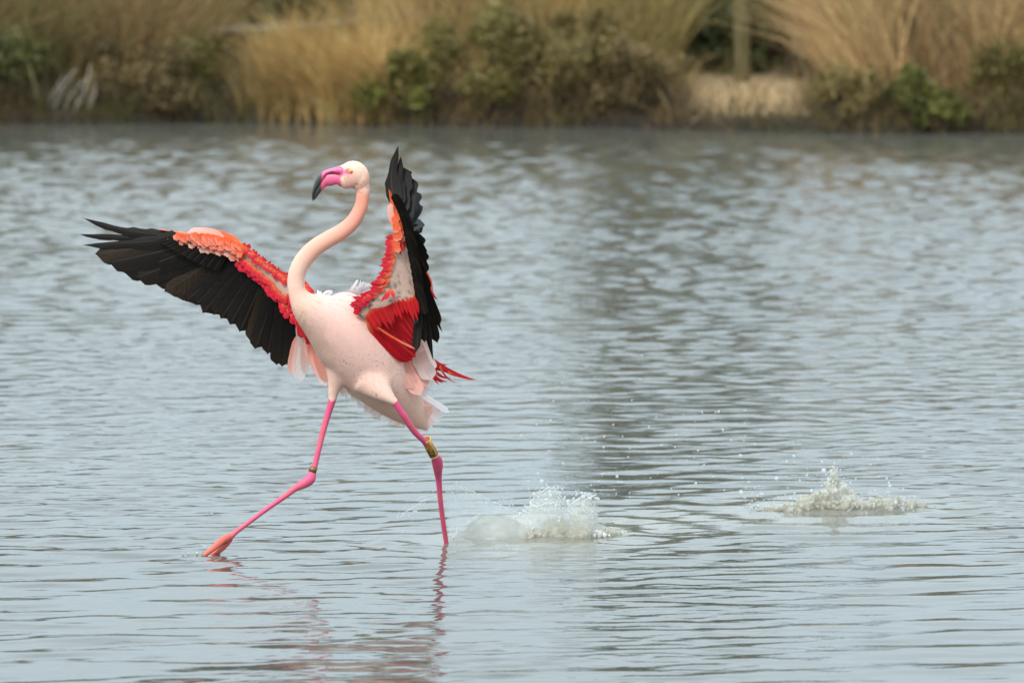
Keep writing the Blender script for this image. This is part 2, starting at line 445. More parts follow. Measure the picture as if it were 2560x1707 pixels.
reed_patch('dry_reeds', 610, 990, -0.02, 1.2, 5200, 0.18, 0.88, -0.05, 0.45, STRAW0, STRAW1, 0.014, 'golden straw grass standing upright at the water beside the green bush')
reed_patch('dry_reeds', 900, 1680, 0.9, 3.6, 6500, 0.7, 1.3, -0.05, 0.35, (0.15, 0.11, 0.04), (0.38, 0.27, 0.12), 0.014, 'straw coloured reeds rising behind the olive shrubs')
reed_patch('dry_reeds', 2060, 3500, 0.45, 3.4, 12000, 0.7, 1.5, -0.28, 0.42, (0.16, 0.107, 0.05), (0.42, 0.29, 0.15), 0.014, 'pale dry reeds leaning towards the post on the sandy clearing')
reed_patch('dry_grass_fringe', -1000, 3500, -0.06, 0.30, 5300, 0.06, 0.28, 0.0, 0.7, (0.035, 0.028, 0.012), (0.20, 0.14, 0.07), 0.010, 'low dry grass fringing the waterline of the far bank')
reed_patch('tangled_grass', -1000, 3500, 0.0, 1.4, 19000, 0.14, 0.55, 0.0, 0.85, (0.06, 0.046, 0.018), (0.30, 0.21, 0.10), 0.009, 'tangled brown and olive grass drooping over the far bank')
reed_patch('background_reeds', -1400, 4000, 3.0, 9.0, 10500, 1.3, 2.2, 0.0, 0.2, (0.06, 0.055, 0.025), (0.19, 0.14, 0.06), 0.022, 'dark reed thicket filling the back of the bank')

def leaf_cloud(cx, cy, z0, rx, ry, h, n, c0, c1, size, seed):
    """leaf faces spread through an uneven crown of several clumps"""
    g = np.random.default_rng(seed)
    nc = 16
    cl = g.normal(0, 0.42, (nc, 3)); cl[:, 2] = g.uniform(0.15, 0.92, nc)
    cl[:, :2] *= (1.15 - 0.6 * cl[:, 2:3])
    rad = g.uniform(0.16, 0.34, nc)
    which = g.integers(0, nc, n)
    v = g.normal(0, 1, (n, 3)); v /= np.linalg.norm(v, axis=1)[:, None]
    v *= (g.random((n, 1)) ** 0.45)
    P = cl[which] + v * rad[which][:, None]
    P = P * np.array([rx, ry, h]) + np.array([cx, cy, z0])
    P[:, 2] = np.maximum(P[:, 2], z0 + 0.02)
    ax = g.normal(0, 1, (n, 3)); ax[:, 2] += 0.5; ax /= np.linalg.norm(ax, axis=1)[:, None]
    sd = np.cross(ax, g.normal(0, 1, (n, 3))); sd /= np.linalg.norm(sd, axis=1)[:, None]
    s = size * g.uniform(0.6, 1.4, (n, 1))
    V = np.stack([P - ax * s, P + sd * s * 0.38, P + ax * s, P - sd * s * 0.38], 1).reshape(-1, 3)
    F = np.arange(4 * n).reshape(n, 4)
    k = np.clip(0.5 * g.random((n, 1)) + 0.5 * g.random(nc)[which][:, None], 0, 1)
    C = np.repeat((np.array(c0) * (1 - k) + np.array(c1) * k) * g.uniform(0.8, 1.2, (n, 1)), 4, axis=0)
    return V, F, C * np.array((1.40, 1.36, 1.25)), cl * np.array([rx, ry, h]) + np.array([cx, cy, z0])
def shrub(name, px, d, rx, ry, h, n, c0, c1, size, label, cat='shrub', group=None, twig=(0.09, 0.07, 0.05), trunk_r=0.008, z_up=0.0):
    x = bx(px, 46.5); y = float(edge(x)) + d; z = float(bank_z(x, y))
    e = empty(name, (x, y, z - 0.02), label, cat, group)
    V, F, C, cl = leaf_cloud(x, y, z + z_up, rx, ry, h, n, c0, c1, size, int(abs(px) * 7 + d * 100) + 5)
    add('crown', new_mesh('crown', V, F, [MAT_LEAF], C), e)
    parts = []
    for q in cl:
        s = np.array([x + R.normal(0, 0.05 * rx), y + R.normal(0, 0.05 * rx), z - 0.04])
        mid = (s + q) / 2 + np.array([R.normal(0, 0.05), R.normal(0, 0.05), 0.1 * h])
        parts.append(tube(interp([s, mid, q], 6), np.linspace(trunk_r, trunk_r * 0.3, 6), 5))
    V, F = merge(parts)
    add('stems' if cat == 'shrub' else 'trunk', new_mesh('stems', V, F, [MAT_TWIG], np.tile(twig, (len(V), 1))), e)
    return e
G_DK = ((0.035, 0.040, 0.014), (0.10, 0.10, 0.03))
G_OL = ((0.065, 0.055, 0.018), (0.17, 0.145, 0.045))
G_BR = ((0.075, 0.055, 0.026), (0.20, 0.145, 0.065))
G_GR = ((0.06, 0.062, 0.015), (0.19, 0.185, 0.045))
shrub('shrub', -20, 0.18, 0.60, 0.40, 0.58, 2400, *G_DK, 0.030, 'dark green shrub at the waterline beside a pale leaning cane')
shrub('shrub', 350, 0.12, 0.62, 0.35, 0.50, 2600, *G_BR, 0.028, 'brown twiggy shrub beside the grey dead branches')
shrub('shrub', 500, 0.35, 0.48, 0.35, 0.56, 1900, *G_OL, 0.028, 'olive brown shrub between the leaning reeds and dark fence posts')
shrub('shrub', 1045, 0.06, 0.40, 0.30, 0.50, 2200, *G_GR, 0.028, 'yellow green bush beside the golden straw grass')
shrub('shrub', 1210, 0.25, 0.72, 0.42, 0.72, 3600, *G_OL, 0.030, 'broad olive shrub next to the yellow green bush')
shrub('shrub', 1420, 0.28, 0.72, 0.42, 0.70, 3600, (0.07, 0.055, 0.022), (0.20, 0.155, 0.06), 0.030, 'tan and olive shrub above the dark overhang of twigs')
shrub('shrub', 1600, 0.22, 0.50, 0.40, 0.52, 2400, *G_BR, 0.028, 'brown shrub bordering the sandy clearing')
shrub('shrub', 2090, 0.20, 0.44, 0.35, 0.36, 1900, (0.10, 0.075, 0.03), (0.26, 0.20, 0.08), 0.028, 'straw brown shrub between the wooden post and a leafy green plant')
shrub('shrub', 2250, 0.05, 0.38, 0.24, 0.40, 2000, (0.050, 0.052, 0.014), (0.145, 0.142, 0.038), 0.032, 'leafy bright green plant over the dark water edge below pale reeds')
shrub('shrub', 2480, 0.18, 0.66, 0.40, 0.52, 2900, *G_OL, 0.028, 'olive shrub overhanging the dark-shaded bank foot below the pale leaning reeds')
for px, d, h, lab in ((1720, 3.2, 1.1, 'dark green thicket bush behind the sandy clearing'), (1960, 3.8, 1.2, 'deep green bush right behind the wooden post'),
                      (700, 3.4, 1.1, 'dark bush behind the grey fence rail'), (1270, 4.6, 1.2, 'dark green bush behind the straw reeds')):
    shrub('background_bush', px, d, 0.9, 0.7, h, 2600, (0.022, 0.034, 0.014), (0.075, 0.095, 0.035), 0.05, lab, 'shrub', 'bushes at the back of the bank')
for px, Yd, h in ((-1500, 52, 2.2), (-800, 53, 2.0), (-150, 52, 2.2), (480, 53.5, 1.9), (950, 52.5, 2.3), (2050, 53.5, 2.0), (2600, 52.5, 2.2), (3250, 53, 2.0), (3950, 52, 2.2)):
    x_ = bx(px, 46.5)
    shrub('tall_bush', px, Yd - float(edge(x_)), 1.7, 0.8, h, 2600, (0.020, 0.017, 0.009), (0.058, 0.048, 0.024), 0.085, 'tall dark bush in the row behind the reeds', 'shrub', 'row of tall bushes behind the reeds', trunk_r=0.03)
# dark twiggy undergrowth hanging over the waterline
def brush(name, px0, px1, n, c, z0, z1, label, wid=0.006):
    px = R.uniform(px0, px1, n); x = bx(px, 46.0); y = edge(x) + R.uniform(0.0, 0.35, n)
    z = bank_z(x, y) + R.uniform(0.10, z1, n)
    ln = np.stack([R.normal(0, 0.22, n), -R.uniform(0.05, 0.35, n)], -1)
    H = R.uniform(z0, 0.05, n)
    col = np.array(c) * R.uniform(0.5, 1.5, (n, 1))
    V, F, C = blades(np.stack([x, y, z], -1), H, R.uniform(0.6, 1.6, n) * wid, ln, col, droop=0.0)
    return tag(add(name, new_mesh(name, V, F, [MAT_TWIG], C)), label, 'twigs', kind='stuff')
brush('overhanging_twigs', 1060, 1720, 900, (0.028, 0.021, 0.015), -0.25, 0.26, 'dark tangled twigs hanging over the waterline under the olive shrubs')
brush('overhanging_twigs', -1000, 600, 1500, (0.06, 0.044, 0.026), -0.22, 0.30, 'brown tangled twigs hanging over the waterline at the left bank')
brush('overhanging_twigs', 1990, 3500, 1600, (0.07, 0.05, 0.033), -0.20, 0.22, 'brown tangled twigs hanging over the waterline beside the sandy clearing')
brush('overhanging_twigs', 1700, 2000, 130, (0.16, 0.115, 0.07), -0.10, 0.10, 'sparse twigs along the foot of the sandy clearing')

# grey dead branches and a lone cane
def tube_thing(name, lines, mat, col, label, cat, part='twig'):
    P0 = np.asarray(lines[0][0][0], float)
    e = empty(name, P0, label, cat)
    for pts, r in lines:
        P = interp(pts, 12)
        V, F = tube(P, np.linspace(r, r * 0.35, 12), 6)
        add(part, new_mesh(part, V, F, [mat], np.tile(col, (len(V), 1)) * R.uniform(0.8, 1.15, (len(V), 1))), e)
    return e
def bk(px, py, Yd): return at(px, py, Yd - YB)
lines = []
for px0, py0, px1, py1, px2, py2 in ((225, 168, 210, 235, 180, 300), (232, 178, 236, 240, 205, 300), (190, 172, 150, 225, 118, 285), (215, 195, 170, 250, 160, 300),
                                     (160, 190, 130, 240, 112, 290), (236, 205, 225, 262, 228, 300), (205, 215, 190, 270, 190, 312), (180, 205, 140, 262, 140, 300)):
    lines.append(([bk(px2, py2 + 4, 45.75), bk(px1, py1, 45.65), bk(px0, py0, 45.8)], 0.013))
tube_thing('dead_branches', lines, MAT_TWIG, (0.42, 0.35, 0.29), 'pale grey dead branches drooping to the water at the left bank', 'branches')
tube_thing('reed_cane', [([bk(108, 306, 45.7), bk(85, 210, 45.7), bk(62, 120, 45.75), bk(38, 66, 45.8)], 0.016)], MAT_TWIG, (0.34, 0.28, 0.12), 'lone pale yellow green cane leaning left at the waterline', 'cane', 'stalk')
# crossed dry stalks by the clearing
st = [((2052, 276), (2120, 215), (2160, 186)), ((2040, 170), (1990, 100), (1975, 60)), ((2060, 280), (2150, 240), (2260, 190)), ((1800, 305), (1780, 275), (1765, 250)),
      ((2120, 300), (2140, 240), (2170, 205)), ((2400, 262), (2340, 215), (2290, 170)), ((1690, 290), (1740, 262), (1800, 235))]
for q, (a0, a1, a2) in enumerate(st):
    Yd = float(edge(bx(a0[0], 45.5))) + 0.12
    base_ = bk(a0[0], a0[1], Yd); base_[2] = min(base_[2], float(bank_z(base_[0], Yd)) + 0.03)
    tube_thing('dry_stalk', [([base_, bk(a1[0], a1[1], Yd), bk(a2[0], a2[1], Yd + 0.1)], 0.008)], MAT_TWIG, (0.25, 0.185, 0.10),
               ['bent straw stalk right of the wooden post', 'dry stalk rising beside the upper right fence rail', 'long dry stalk crossing the green plant', 'short dry stalk at the foot of the clearing',
                'upright straw stalk left of the leafy green plant', 'dry stalk leaning left over the right bank', 'dry stalk lying over the edge of the sandy clearing'][q], 'stalk', 'stem')

# the wooden post
m, t, b = material('weathered_post_wood')
p = mapping(t, geo_pos(t), (40, 40, 3)); n1 = noise_node(t, 1.0, 6, p)
t.links.new(ramp_node(t, n1.outputs['Fac'], [(0.25, (0.06, 0.05, 0.02)), (0.75, (0.20, 0.165, 0.07))]).outputs['Color'], b.inputs['Base Color'])
b.inputs['Roughness'].default_value = 0.9; bump(t, b, n1.outputs['Fac'], 0.5, 0.01)
MAT_POST = m
pb = bk(1855, 208, 46.45); zb = float(bank_z(pb[0], 46.45))
e = empty('wooden_post', (pb[0], 46.45, zb), 'round upright wooden post standing in the sandy clearing of the bank', 'post')
hs = np.array([-0.25, 0, 0.3, 0.8, 1.3, 1.62, 1.66]); rr_ = np.array([0.068, 0.066, 0.064, 0.063, 0.061, 0.060, 0.045])
P = np.stack([pb[0] - hs * 0.012, np.full(7, 46.45), zb + hs], -1)
V, F = tube(P, rr_, 16); add('pole', new_mesh('pole', V, F, [MAT_POST]), e)
V, F = tube(np.stack([P[-1] + (0, 0, -0.005), P[-1] + (0, 0, 0.03)]), [0.05, 0.035], 16); add('top_cap', new_mesh('cap', V, F, [MAT_POST]), e)

# grey rail fence half hidden in the reeds
m, t, b = material('grey_fence_wood')
p = mapping(t, geo_pos(t), (4, 40, 40)); n1 = noise_node(t, 1.0, 5, p)
t.links.new(ramp_node(t, n1.outputs['Fac'], [(0.25, (0.11, 0.10, 0.075)), (0.75, (0.25, 0.23, 0.185))]).outputs['Color'], b.inputs['Base Color']); b.inputs['Roughness'].default_value = 0.9
MAT_RAIL = m
m, t, b = material('dark_fence_post_wood'); b.inputs['Base Color'].default_value = (0.045, 0.035, 0.022, 1); b.inputs['Roughness'].default_value = 0.95
n1 = noise_node(t, 25, 5, geo_pos(t)); bump(t, b, n1.outputs['Fac'], 0.5, 0.01); MAT_DPOST = m
def fence(rails, posts, Yd, label):
    e = empty('rail_fence', (bk(rails[0][0], 200, Yd)[0], Yd, 0.3), label, 'fence', 'rail fences along the bank')
    for (x0, y0, x1, y1) in rails:
        V, F = tube(interp([bk(x0, y0, Yd - 0.07), bk((x0 + x1) / 2, (y0 + y1) / 2 + 2, Yd - 0.07), bk(x1, y1, Yd - 0.07)], 8), 0.032, 10)
        add('rail', new_mesh('rail', V, F, [MAT_RAIL]), e)
    for x0, ytop in posts:
        q = bk(x0, ytop, Yd); z = float(bank_z(q[0], Yd))
        V, F = tube(np.array([[q[0], Yd, z - 0.1], [q[0] + 0.01, Yd, (z + q[2]) / 2], [q[0], Yd, max(q[2], z + 0.3)]]), [0.05, 0.047, 0.045], 10)
        add('post', new_mesh('post', V, F, [MAT_DPOST]), e)
fence([(520, 78, 790, 66), (790, 66, 1010, 40), (1010, 40, 1230, 30)], [(552, 60), (612, 58), (704, 50), (880, 20), (1288, -40), (1342, -40)], 47.0, 'grey wooden rail fence on dark posts behind the golden straw grass')
fence([(1980, 80, 2200, 74), (2000, 36, 2150, 30)], [(2000, -30), (2190, -30)], 46.9, 'grey wooden rails at the edge of the pale reeds behind the wooden post')

# tall trees behind the reeds (their dark reflection lies on the water)
def tall_tree(px, Yd, h, label, seed):
    g = np.random.default_rng(seed)
    x = bx(px, Yd); z = float(bank_z(x, Yd))
    e = empty('tree', (x, Yd, z), label, 'tree', 'trees at the back of the bank')
    parts = []
    trunk = interp([[x, Yd, z - 0.2], [x + g.normal(0, 0.1), Yd, z + h * 0.35], [x + g.normal(0, 0.2), Yd, z + h * 0.9]], 10)
    parts.append(tube(trunk, np.linspace(0.11, 0.03, 10), 8))
    VV, FF, CC, k = [], [], [], 0
    for q in range(13):
        s = trunk[int(g.uniform(3, 9))]
        tip = s + np.array([g.normal(0, 0.55), g.normal(0, 0.5), g.uniform(0.2, 0.9)])
        parts.append(tube(interp([s, (s + tip) / 2 + [0, 0, 0.1], tip], 5), np.linspace(0.03, 0.008, 5), 5))
        V, F, C, _ = leaf_cloud(tip[0], tip[1], tip[2] - 0.35, 0.6, 0.6, 0.8, 420, (0.02, 0.03, 0.012), (0.07, 0.085, 0.03), 0.055, seed * 50 + q)
        VV.append(V); FF.append(F + k); CC.append(C); k += len(V)
    V, F = merge(parts); add('trunk', new_mesh('trunk', V, F, [MAT_TWIG], np.tile((0.10, 0.08, 0.055), (len(V), 1))), e)
    add('crown', new_mesh('crown', np.vstack(VV), np.vstack(FF), [MAT_LEAF], np.vstack(CC)), e)
tall_tree(1640, 50.5, 4.2, 'tall dark tree with crown above the straw reeds beside the sandy clearing', 3)
tall_tree(1740, 53.0, 2.8, 'smaller tree standing behind the wooden post', 4)

# ------------------------------------------------------------------ the flamingo
fl = empty('flamingo', (at(1116, 1362, 0.2)[0] - 0.3, 20.1, 0.0), 'pink flamingo running over the water with spread black and red wings', 'bird')

def chain(rows, n, seg=24, power=None):
    """rows: px, py, half width in the picture (px), half depth (px), dy (m)"""
    rows = np.asarray(rows, float); S = interp(rows, n)
    P = np.array([at(r[0], r[1], r[4]) for r in S])
    return tube(P, np.maximum(S[:, 2], 0.5) * PXM, seg, np.maximum(S[:, 3], 0.5) * PXM)
TORSO = [(906, 455, 15, 13, -.10), (908, 474, 17, 14, -.10), (907, 492, 16.3, 14, -.10), (901, 521, 17.2, 15, -.10), (882, 555, 18.6, 16, -.10), (853, 580, 20.2, 17, -.10), (820, 599, 21, 18, -.10),
         (789, 619, 21.8, 18, -.10), (763, 645, 22.5, 19, -.10), (746, 674, 22, 19, -.10), (740, 704, 21.8, 19, -.10), (745, 736, 24.5, 22, -.10),
         (768, 768, 42, 38, -.09), (812, 798, 67, 58, -.06), (858, 833, 89, 72, -.03), (906, 882, 94, 76, 0), (952, 940, 83, 68, .03),
         (1000, 998, 59, 46, .07), (1040, 1040, 33, 23, .1), (1068, 1070, 8, 6, .12)]
parts = [chain(TORSO, 90)]
def pball(px, py, rx, ry, rz, dy, rot=0, n=24):
    return ball(at(px, py, dy), rx * PXM, ry * PXM, rz * PXM, n, rot)
parts += [pball(862, 775, 52, 56, 46, 0.0), pball(905, 800, 46, 50, 50, -0.01),                      # back and shoulder
          pball(884, 437, 37, 25, 34.5, -.10, 0.25), pball(868, 449, 24, 21, 24, -.10), pball(900, 446, 24, 21, 34, -.10), pball(862, 428, 19, 17, 17, -.10)]   # skull, cheek, nape, brow
FRONT = [(852, 905, 44, 40, -.02), (843, 945, 27, 24, -.015), (834, 980, 14.5, 13, -.01), (830, 1002, 9.8, 9, -.01), (820, 1035, 8.6, 8, -.012), (807, 1080, 7.8, 7.4, -.02), (795, 1130, 7.2, 7, -.03),
         (788, 1160, 7.4, 7, -.035), (781, 1180, 9.5, 8, -.04), (775, 1197, 14, 11.5, -.045), (757, 1210, 12, 10, -.05), (738, 1220, 8.8, 8, -.055), (712, 1240, 7.2, 7, -.06), (672, 1268, 6.4, 6.2, -.07),
         (625, 1303, 6.0, 5.8, -.075), (590, 1329, 6.6, 6.2, -.08), (574, 1343, 8.5, 8, -.082), (562, 1353, 8, 8, -.085)]
REAR = [(925, 945, 50, 42, -.036), (952, 974, 31, 27, -.062), (976, 996, 15, 14, -.078), (989, 1008, 9.4, 9, -.08), (1010, 1040, 8.8, 8.2, -.07), (1036, 1078, 8.2, 7.8, -.04), (1062, 1104, 7.8, 7.4, -.01),
        (1080, 1132, 8.4, 8, .03), (1091, 1147, 13.5, 11.5, .05), (1094, 1161, 14, 11.5, .065), (1095, 1177, 11.5, 10, .085), (1097, 1200, 8.2, 7.8, .11), (1101, 1250, 6.8, 6.6, .14),
        (1108, 1305, 6.8, 6.4, .18), (1116, 1358, 6.4, 6.2, .22), (1126, 1425, 6.4, 6.2, .25)]
parts += [chain(FRONT, 70, 16), chain(REAR, 70, 16)]
for tp in ([(577, 1338, 8, 7, -.082), (556, 1350, 9.5, 7, -.10), (535, 1368, 8.5, 6, -.115), (515, 1384, 6.5, 5, -.125), (503, 1393, 3.5, 3, -.13)],
           [(577, 1345, 8, 7, -.078), (562, 1362, 8.5, 7, -.08), (546, 1377, 7.5, 6, -.085), (530, 1386, 4.8, 4, -.09), (522, 1388, 3, 3, -.09)],
           [(572, 1340, 7, 6, -.06), (556, 1356, 7, 6, -.05), (543, 1370, 5, 5, -.045), (534, 1380, 3.5, 3, -.04)]):
    parts.append(chain(tp, 16, 12))
V, F = merge(parts)
V, F = remesh(V, F, 0.0026, 5, 0.5)
E_ = np.array([(f[i], f[(i + 1) % len(f)]) for f in F for i in range(len(f))])
bx_, by_ = to_px(V)
msk = (smooth(850, 890, by_) * smooth(1000, 975, by_) * smooth(815, 850, bx_) * smooth(760, 700, by_ - 260))[:, None] * 0.6
msk = np.maximum(msk, (smooth(715, 745, by_) * smooth(985, 960, by_))[:, None] * 0.6)
deg = np.bincount(E_[:, 0], minlength=len(V))[:, None].astype(float)
for _ in range(60):
    acc = np.stack([np.bincount(E_[:, 0], weights=V[E_[:, 1], k], minlength=len(V)) for k in range(3)], -1)
    V = V + msk * (acc / deg - V)

def poly_dist(V, rows):
    S = interp(np.asarray(rows, float), 160)
    P = np.array([at(r[0], r[1], r[4]) for r in S])
    best = np.full(len(V), 1e9); idx = np.zeros(len(V), int)
    for k in range(0, 160):
        d = np.linalg.norm(V - P[k], axis=1); q = d < best
        best[q] = d[q]; idx[q] = k
    return best, idx, S
def mixc(a, b, k):
    k = np.asarray(k)[:, None]; return a * (1 - k) + np.asarray(b) * k
PX, PY = to_px(V)
dT, iT, ST = poly_dist(V, TORSO)
pyT, pxT = ST[iT, 1], ST[iT, 0]
n1 = fnoise(V[:, 0] * 30, V[:, 1] * 30, V[:, 2] * 30, seed=51); n2 = fnoise(V[:, 0] * 90, V[:, 1] * 90, V[:, 2] * 90, seed=53)
C = np.tile(np.array([0.87, 0.535, 0.45]), (len(V), 1))                        # breast
C = mixc(C, (0.90, 0.595, 0.52), smooth(820, 735, PY) * smooth(770, 850, PX))      # pale back
# neck: pale at the base, salmon towards the head
tn = iT / 160.0 * (len(TORSO) - 1)
C = mixc(C, (0.85, 0.52, 0.41), smooth(12.5, 11, tn))
C = mixc(C, (0.85, 0.43, 0.32), smooth(9.0, 7.0, tn))
C = mixc(C, (0.86, 0.35, 0.255), smooth(7.0, 3.6, tn))
C = mixc(C, (0.85, 0.32, 0.22), smooth(3.6, 2.3, tn))
# head cream
hd = smooth(497, 470, PY) * (PX < 940)
C = mixc(C, (0.84, 0.46, 0.36), hd)
C = mixc(C, (0.86, 0.56, 0.44), hd * smooth(440, 410, PY))
C = mixc(C, (0.83, 0.53, 0.40), hd * smooth(0.5, 0.62, n1))
# pink skin from bill to eye
sk = smooth(866, 860, PX + 0.9 * np.abs(PY - 432)) * (PY < 470)
sk = np.maximum(sk, smooth(9, 6, np.hypot((PX - 872) * 0.62, PY - 429)) * (PX < 882) * (PY < 470))
C = mixc(C, (0.76, 0.15, 0.28), sk)
# soil on the lower breast and belly
dirt = smooth(0.50, 0.68, n1) * smooth(835, 930, PY) * smooth(800, 850, PX) * 0.55
C = mixc(C, (0.50, 0.34, 0.23), dirt * 0.6)
C = mixc(C, (0.52, 0.37, 0.25), 0.55 * np.exp(-((PX - 800) / 45) ** 2 - ((PY - 865) / 55) ** 2) * smooth(0.3, 0.6, n1))
C = mixc(C, (0.58, 0.44, 0.30), 0.5 * np.exp(-((PX - 752) / 26) ** 2 - ((PY - 785) / 32) ** 2) * smooth(0.3, 0.6, n1))
C = mixc(C, (0.82, 0.55, 0.43), 0.5 * smooth(870, 1000, PY) * smooth(760, 820, PX))
fleck = smooth(0.70, 0.78, fnoise(V[:, 0] * 130 + V[:, 2] * 60, V[:, 1] * 110, V[:, 2] * 260, seed=57, oct=2)) * smooth(850, 885, PY) * smooth(1010, 985, PY) * (PX > 850)
fleck = fleck + 0.8 * smooth(0.66, 0.73, fnoise(V[:, 0] * 120, V[:, 1] * 120, V[:, 2] * 150, seed=58, oct=2)) * np.exp(-((PX - 742) / 14) ** 2 - ((PY - 775) / 24) ** 2)
fleck = fleck + 0.8 * smooth(0.62, 0.70, fnoise(V[:, 0] * 160, V[:, 1] * 160, V[:, 2] * 160, seed=59, oct=2)) * hd * smooth(430, 445, PY)
C = mixc(C, (0.16, 0.12, 0.09), np.clip(fleck, 0, 1) * 0.55)
# bare legs
leg = np.zeros(len(V), bool)
for rows, k0 in ((FRONT, 3.0), (REAR, 3.0)):
    d, ii, S = poly_dist(V, rows)
    tt = ii / 160.0 * (len(rows) - 1)
    jag = k0 - 0.15 + 0.5 * (n2 - 0.5)
    leg |= (tt > jag) & (d < S[ii, 2] * PXM * 1.75 + 0.002)
leg |= (PX < 700) & (PY > 1000)
LC = np.tile(np.array([0.68, 0.085, 0.195]), (len(V), 1))
LC = mixc(LC, (0.70, 0.12, 0.15), smooth(0.45, 0.7, n1) * 0.7)
LC = mixc(LC, (0.66, 0.14, 0.10), smooth(600, 560, PX))
LC = mixc(LC, (0.16, 0.09, 0.07), smooth(512, 505, PX))
LC = LC * (0.9 + 0.2 * n2[:, None])
C[leg] = LC[leg]
m, t, b = material('flamingo_plumage')
c = attr(t).outputs['Color']; gp = geo_pos(t)
nn = noise_node(t, 1.0, 4, mapping(t, gp, (260, 260, 90), (0, 0.6, 0)))
r = ramp_node(t, nn.outputs['Fac'], [(0.3, (0.95, 0.94, 0.935)), (0.7, (1.03, 1.03, 1.03))])
t.links.new(mixrgb(t, 1.0, c, r.outputs['Color'], 'MULTIPLY'), b.inputs['Base Color'])
b.inputs['Roughness'].default_value = 0.7; b.inputs['Specular IOR Level'].default_value = 0.25
b.inputs['Subsurface Weight'].default_value = 0.0; b.inputs['Sheen Weight'].default_value = 0.15
bump(t, b, nn.outputs['Fac'], 0.3, 0.0025)
MAT_BODY = m
m, t, b = material('flamingo_leg_skin')
t.links.new(attr(t).outputs['Color'], b.inputs['Base Color']); b.inputs['Roughness'].default_value = 0.45; b.inputs['Specular IOR Level'].default_value = 0.4
wv = noise_node(t, 1.0, 3, mapping(t, geo_pos(t), (200, 200, 420))); bump(t, b, wv.outputs['Fac'], 0.35, 0.0015)
MAT_LEGS = m
me = new_mesh('body', V, F, [MAT_BODY, MAT_LEGS], C)
fm = np.array([1 if leg[list(f)].sum() >= len(f) / 2 else 0 for f in F], np.int32); me.polygons.foreach_set('material_index', fm)
body = add('body', me, fl)
BV, BF, BC, BLEG = V, F, C, leg

# small contour feathers over breast, back, flanks and thighs
FA = np.array([f[:3] for f in F]); cen = V[FA].mean(1)
nrm = np.cross(V[FA[:, 1]] - V[FA[:, 0]], V[FA[:, 2]] - V[FA[:, 0]]); nrm /= np.linalg.norm(nrm, axis=1)[:, None] + 1e-12
cx_, cy_ = to_px(cen)
okf = (~leg[FA[:, 0]]) & (tn[FA[:, 0]] > 10.6) & (cy_ > 690) & (cy_ < 950) & ~((cy_ > 905) & (cx_ > 860) & (cx_ < 1000))
pick = R.choice(np.nonzero(okf)[0], 1500, replace=False)
TP = np.array([at(r[0], r[1], r[4]) for r in ST]); TT = np.gradient(TP, axis=0); TT /= np.linalg.norm(TT, axis=1)[:, None]
VV, CC = [], []
for f in pick:
    p, n = cen[f], nrm[f]
    d = TT[iT[FA[f, 0]]] + R.normal(0, 0.16, 3) + np.array([0, 0, -0.25])
    d = unit(d - n * d.dot(n)); s = np.cross(n, d)
    ln, wd = R.uniform(0.014, 0.030), R.uniform(0.0010, 0.0022)
    lift = R.uniform(0.0, 0.0009)
    VV += [p - s * wd * 0.4 - n * 0.001, p + s * wd * 0.4 - n * 0.001, p + d * ln * 0.6 + s * wd + n * lift * 0.5, p + d * ln * 0.6 - s * wd + n * lift * 0.5,
           p + d * ln + s * wd * 0.35 + n * lift, p + d * ln - s * wd * 0.35 + n * lift]
    c = BC[FA[f, 0]] * R.uniform(0.96, 1.02)
    CC += [c] * 4 + [c] * 2
k = np.arange(len(pick))[:, None] * 6
Fq = np.concatenate([k + [0, 1, 2, 3], k + [3, 2, 4, 5]])
MAT_CONT = mat_vcol('contour_feather', 0.7, 0.0, None, 0.25, 0.15)
tag(add('contour_feathers', new_mesh('contour_feathers', np.array(VV), Fq, [MAT_CONT], np.array(CC)), body), kind='stuff')

# eye
ec = at(877.7, 425.8, -.10) + np.array([0, -0.0335, 0])
m, t, b = material('yellow_iris'); b.inputs['Base Color'].default_value = (0.80, 0.55, 0.06, 1); b.inputs['Roughness'].default_value = 0.15; MAT_IRIS = m
m, t, b = material('black_pupil'); b.inputs['Base Color'].default_value = (0.005, 0.005, 0.005, 1); b.inputs['Roughness'].default_value = 0.08; MAT_PUP = m
for sgn in (1, -1):
    q = ec if sgn == 1 else np.array([ec[0], 2 * (YB - .10) - ec[1], ec[2]])
    V, F = ball(q, 0.0064, 0.0045, 0.0064, 20); ey = add('eye', new_mesh('eye', V, F, [MAT_IRIS]), body)
    V, F = ball(q - np.array([0, sgn * 0.0031, 0]), 0.0023, 0.0018, 0.0023, 14); add('pupil', new_mesh('pupil', V, F, [MAT_PUP]), ey)

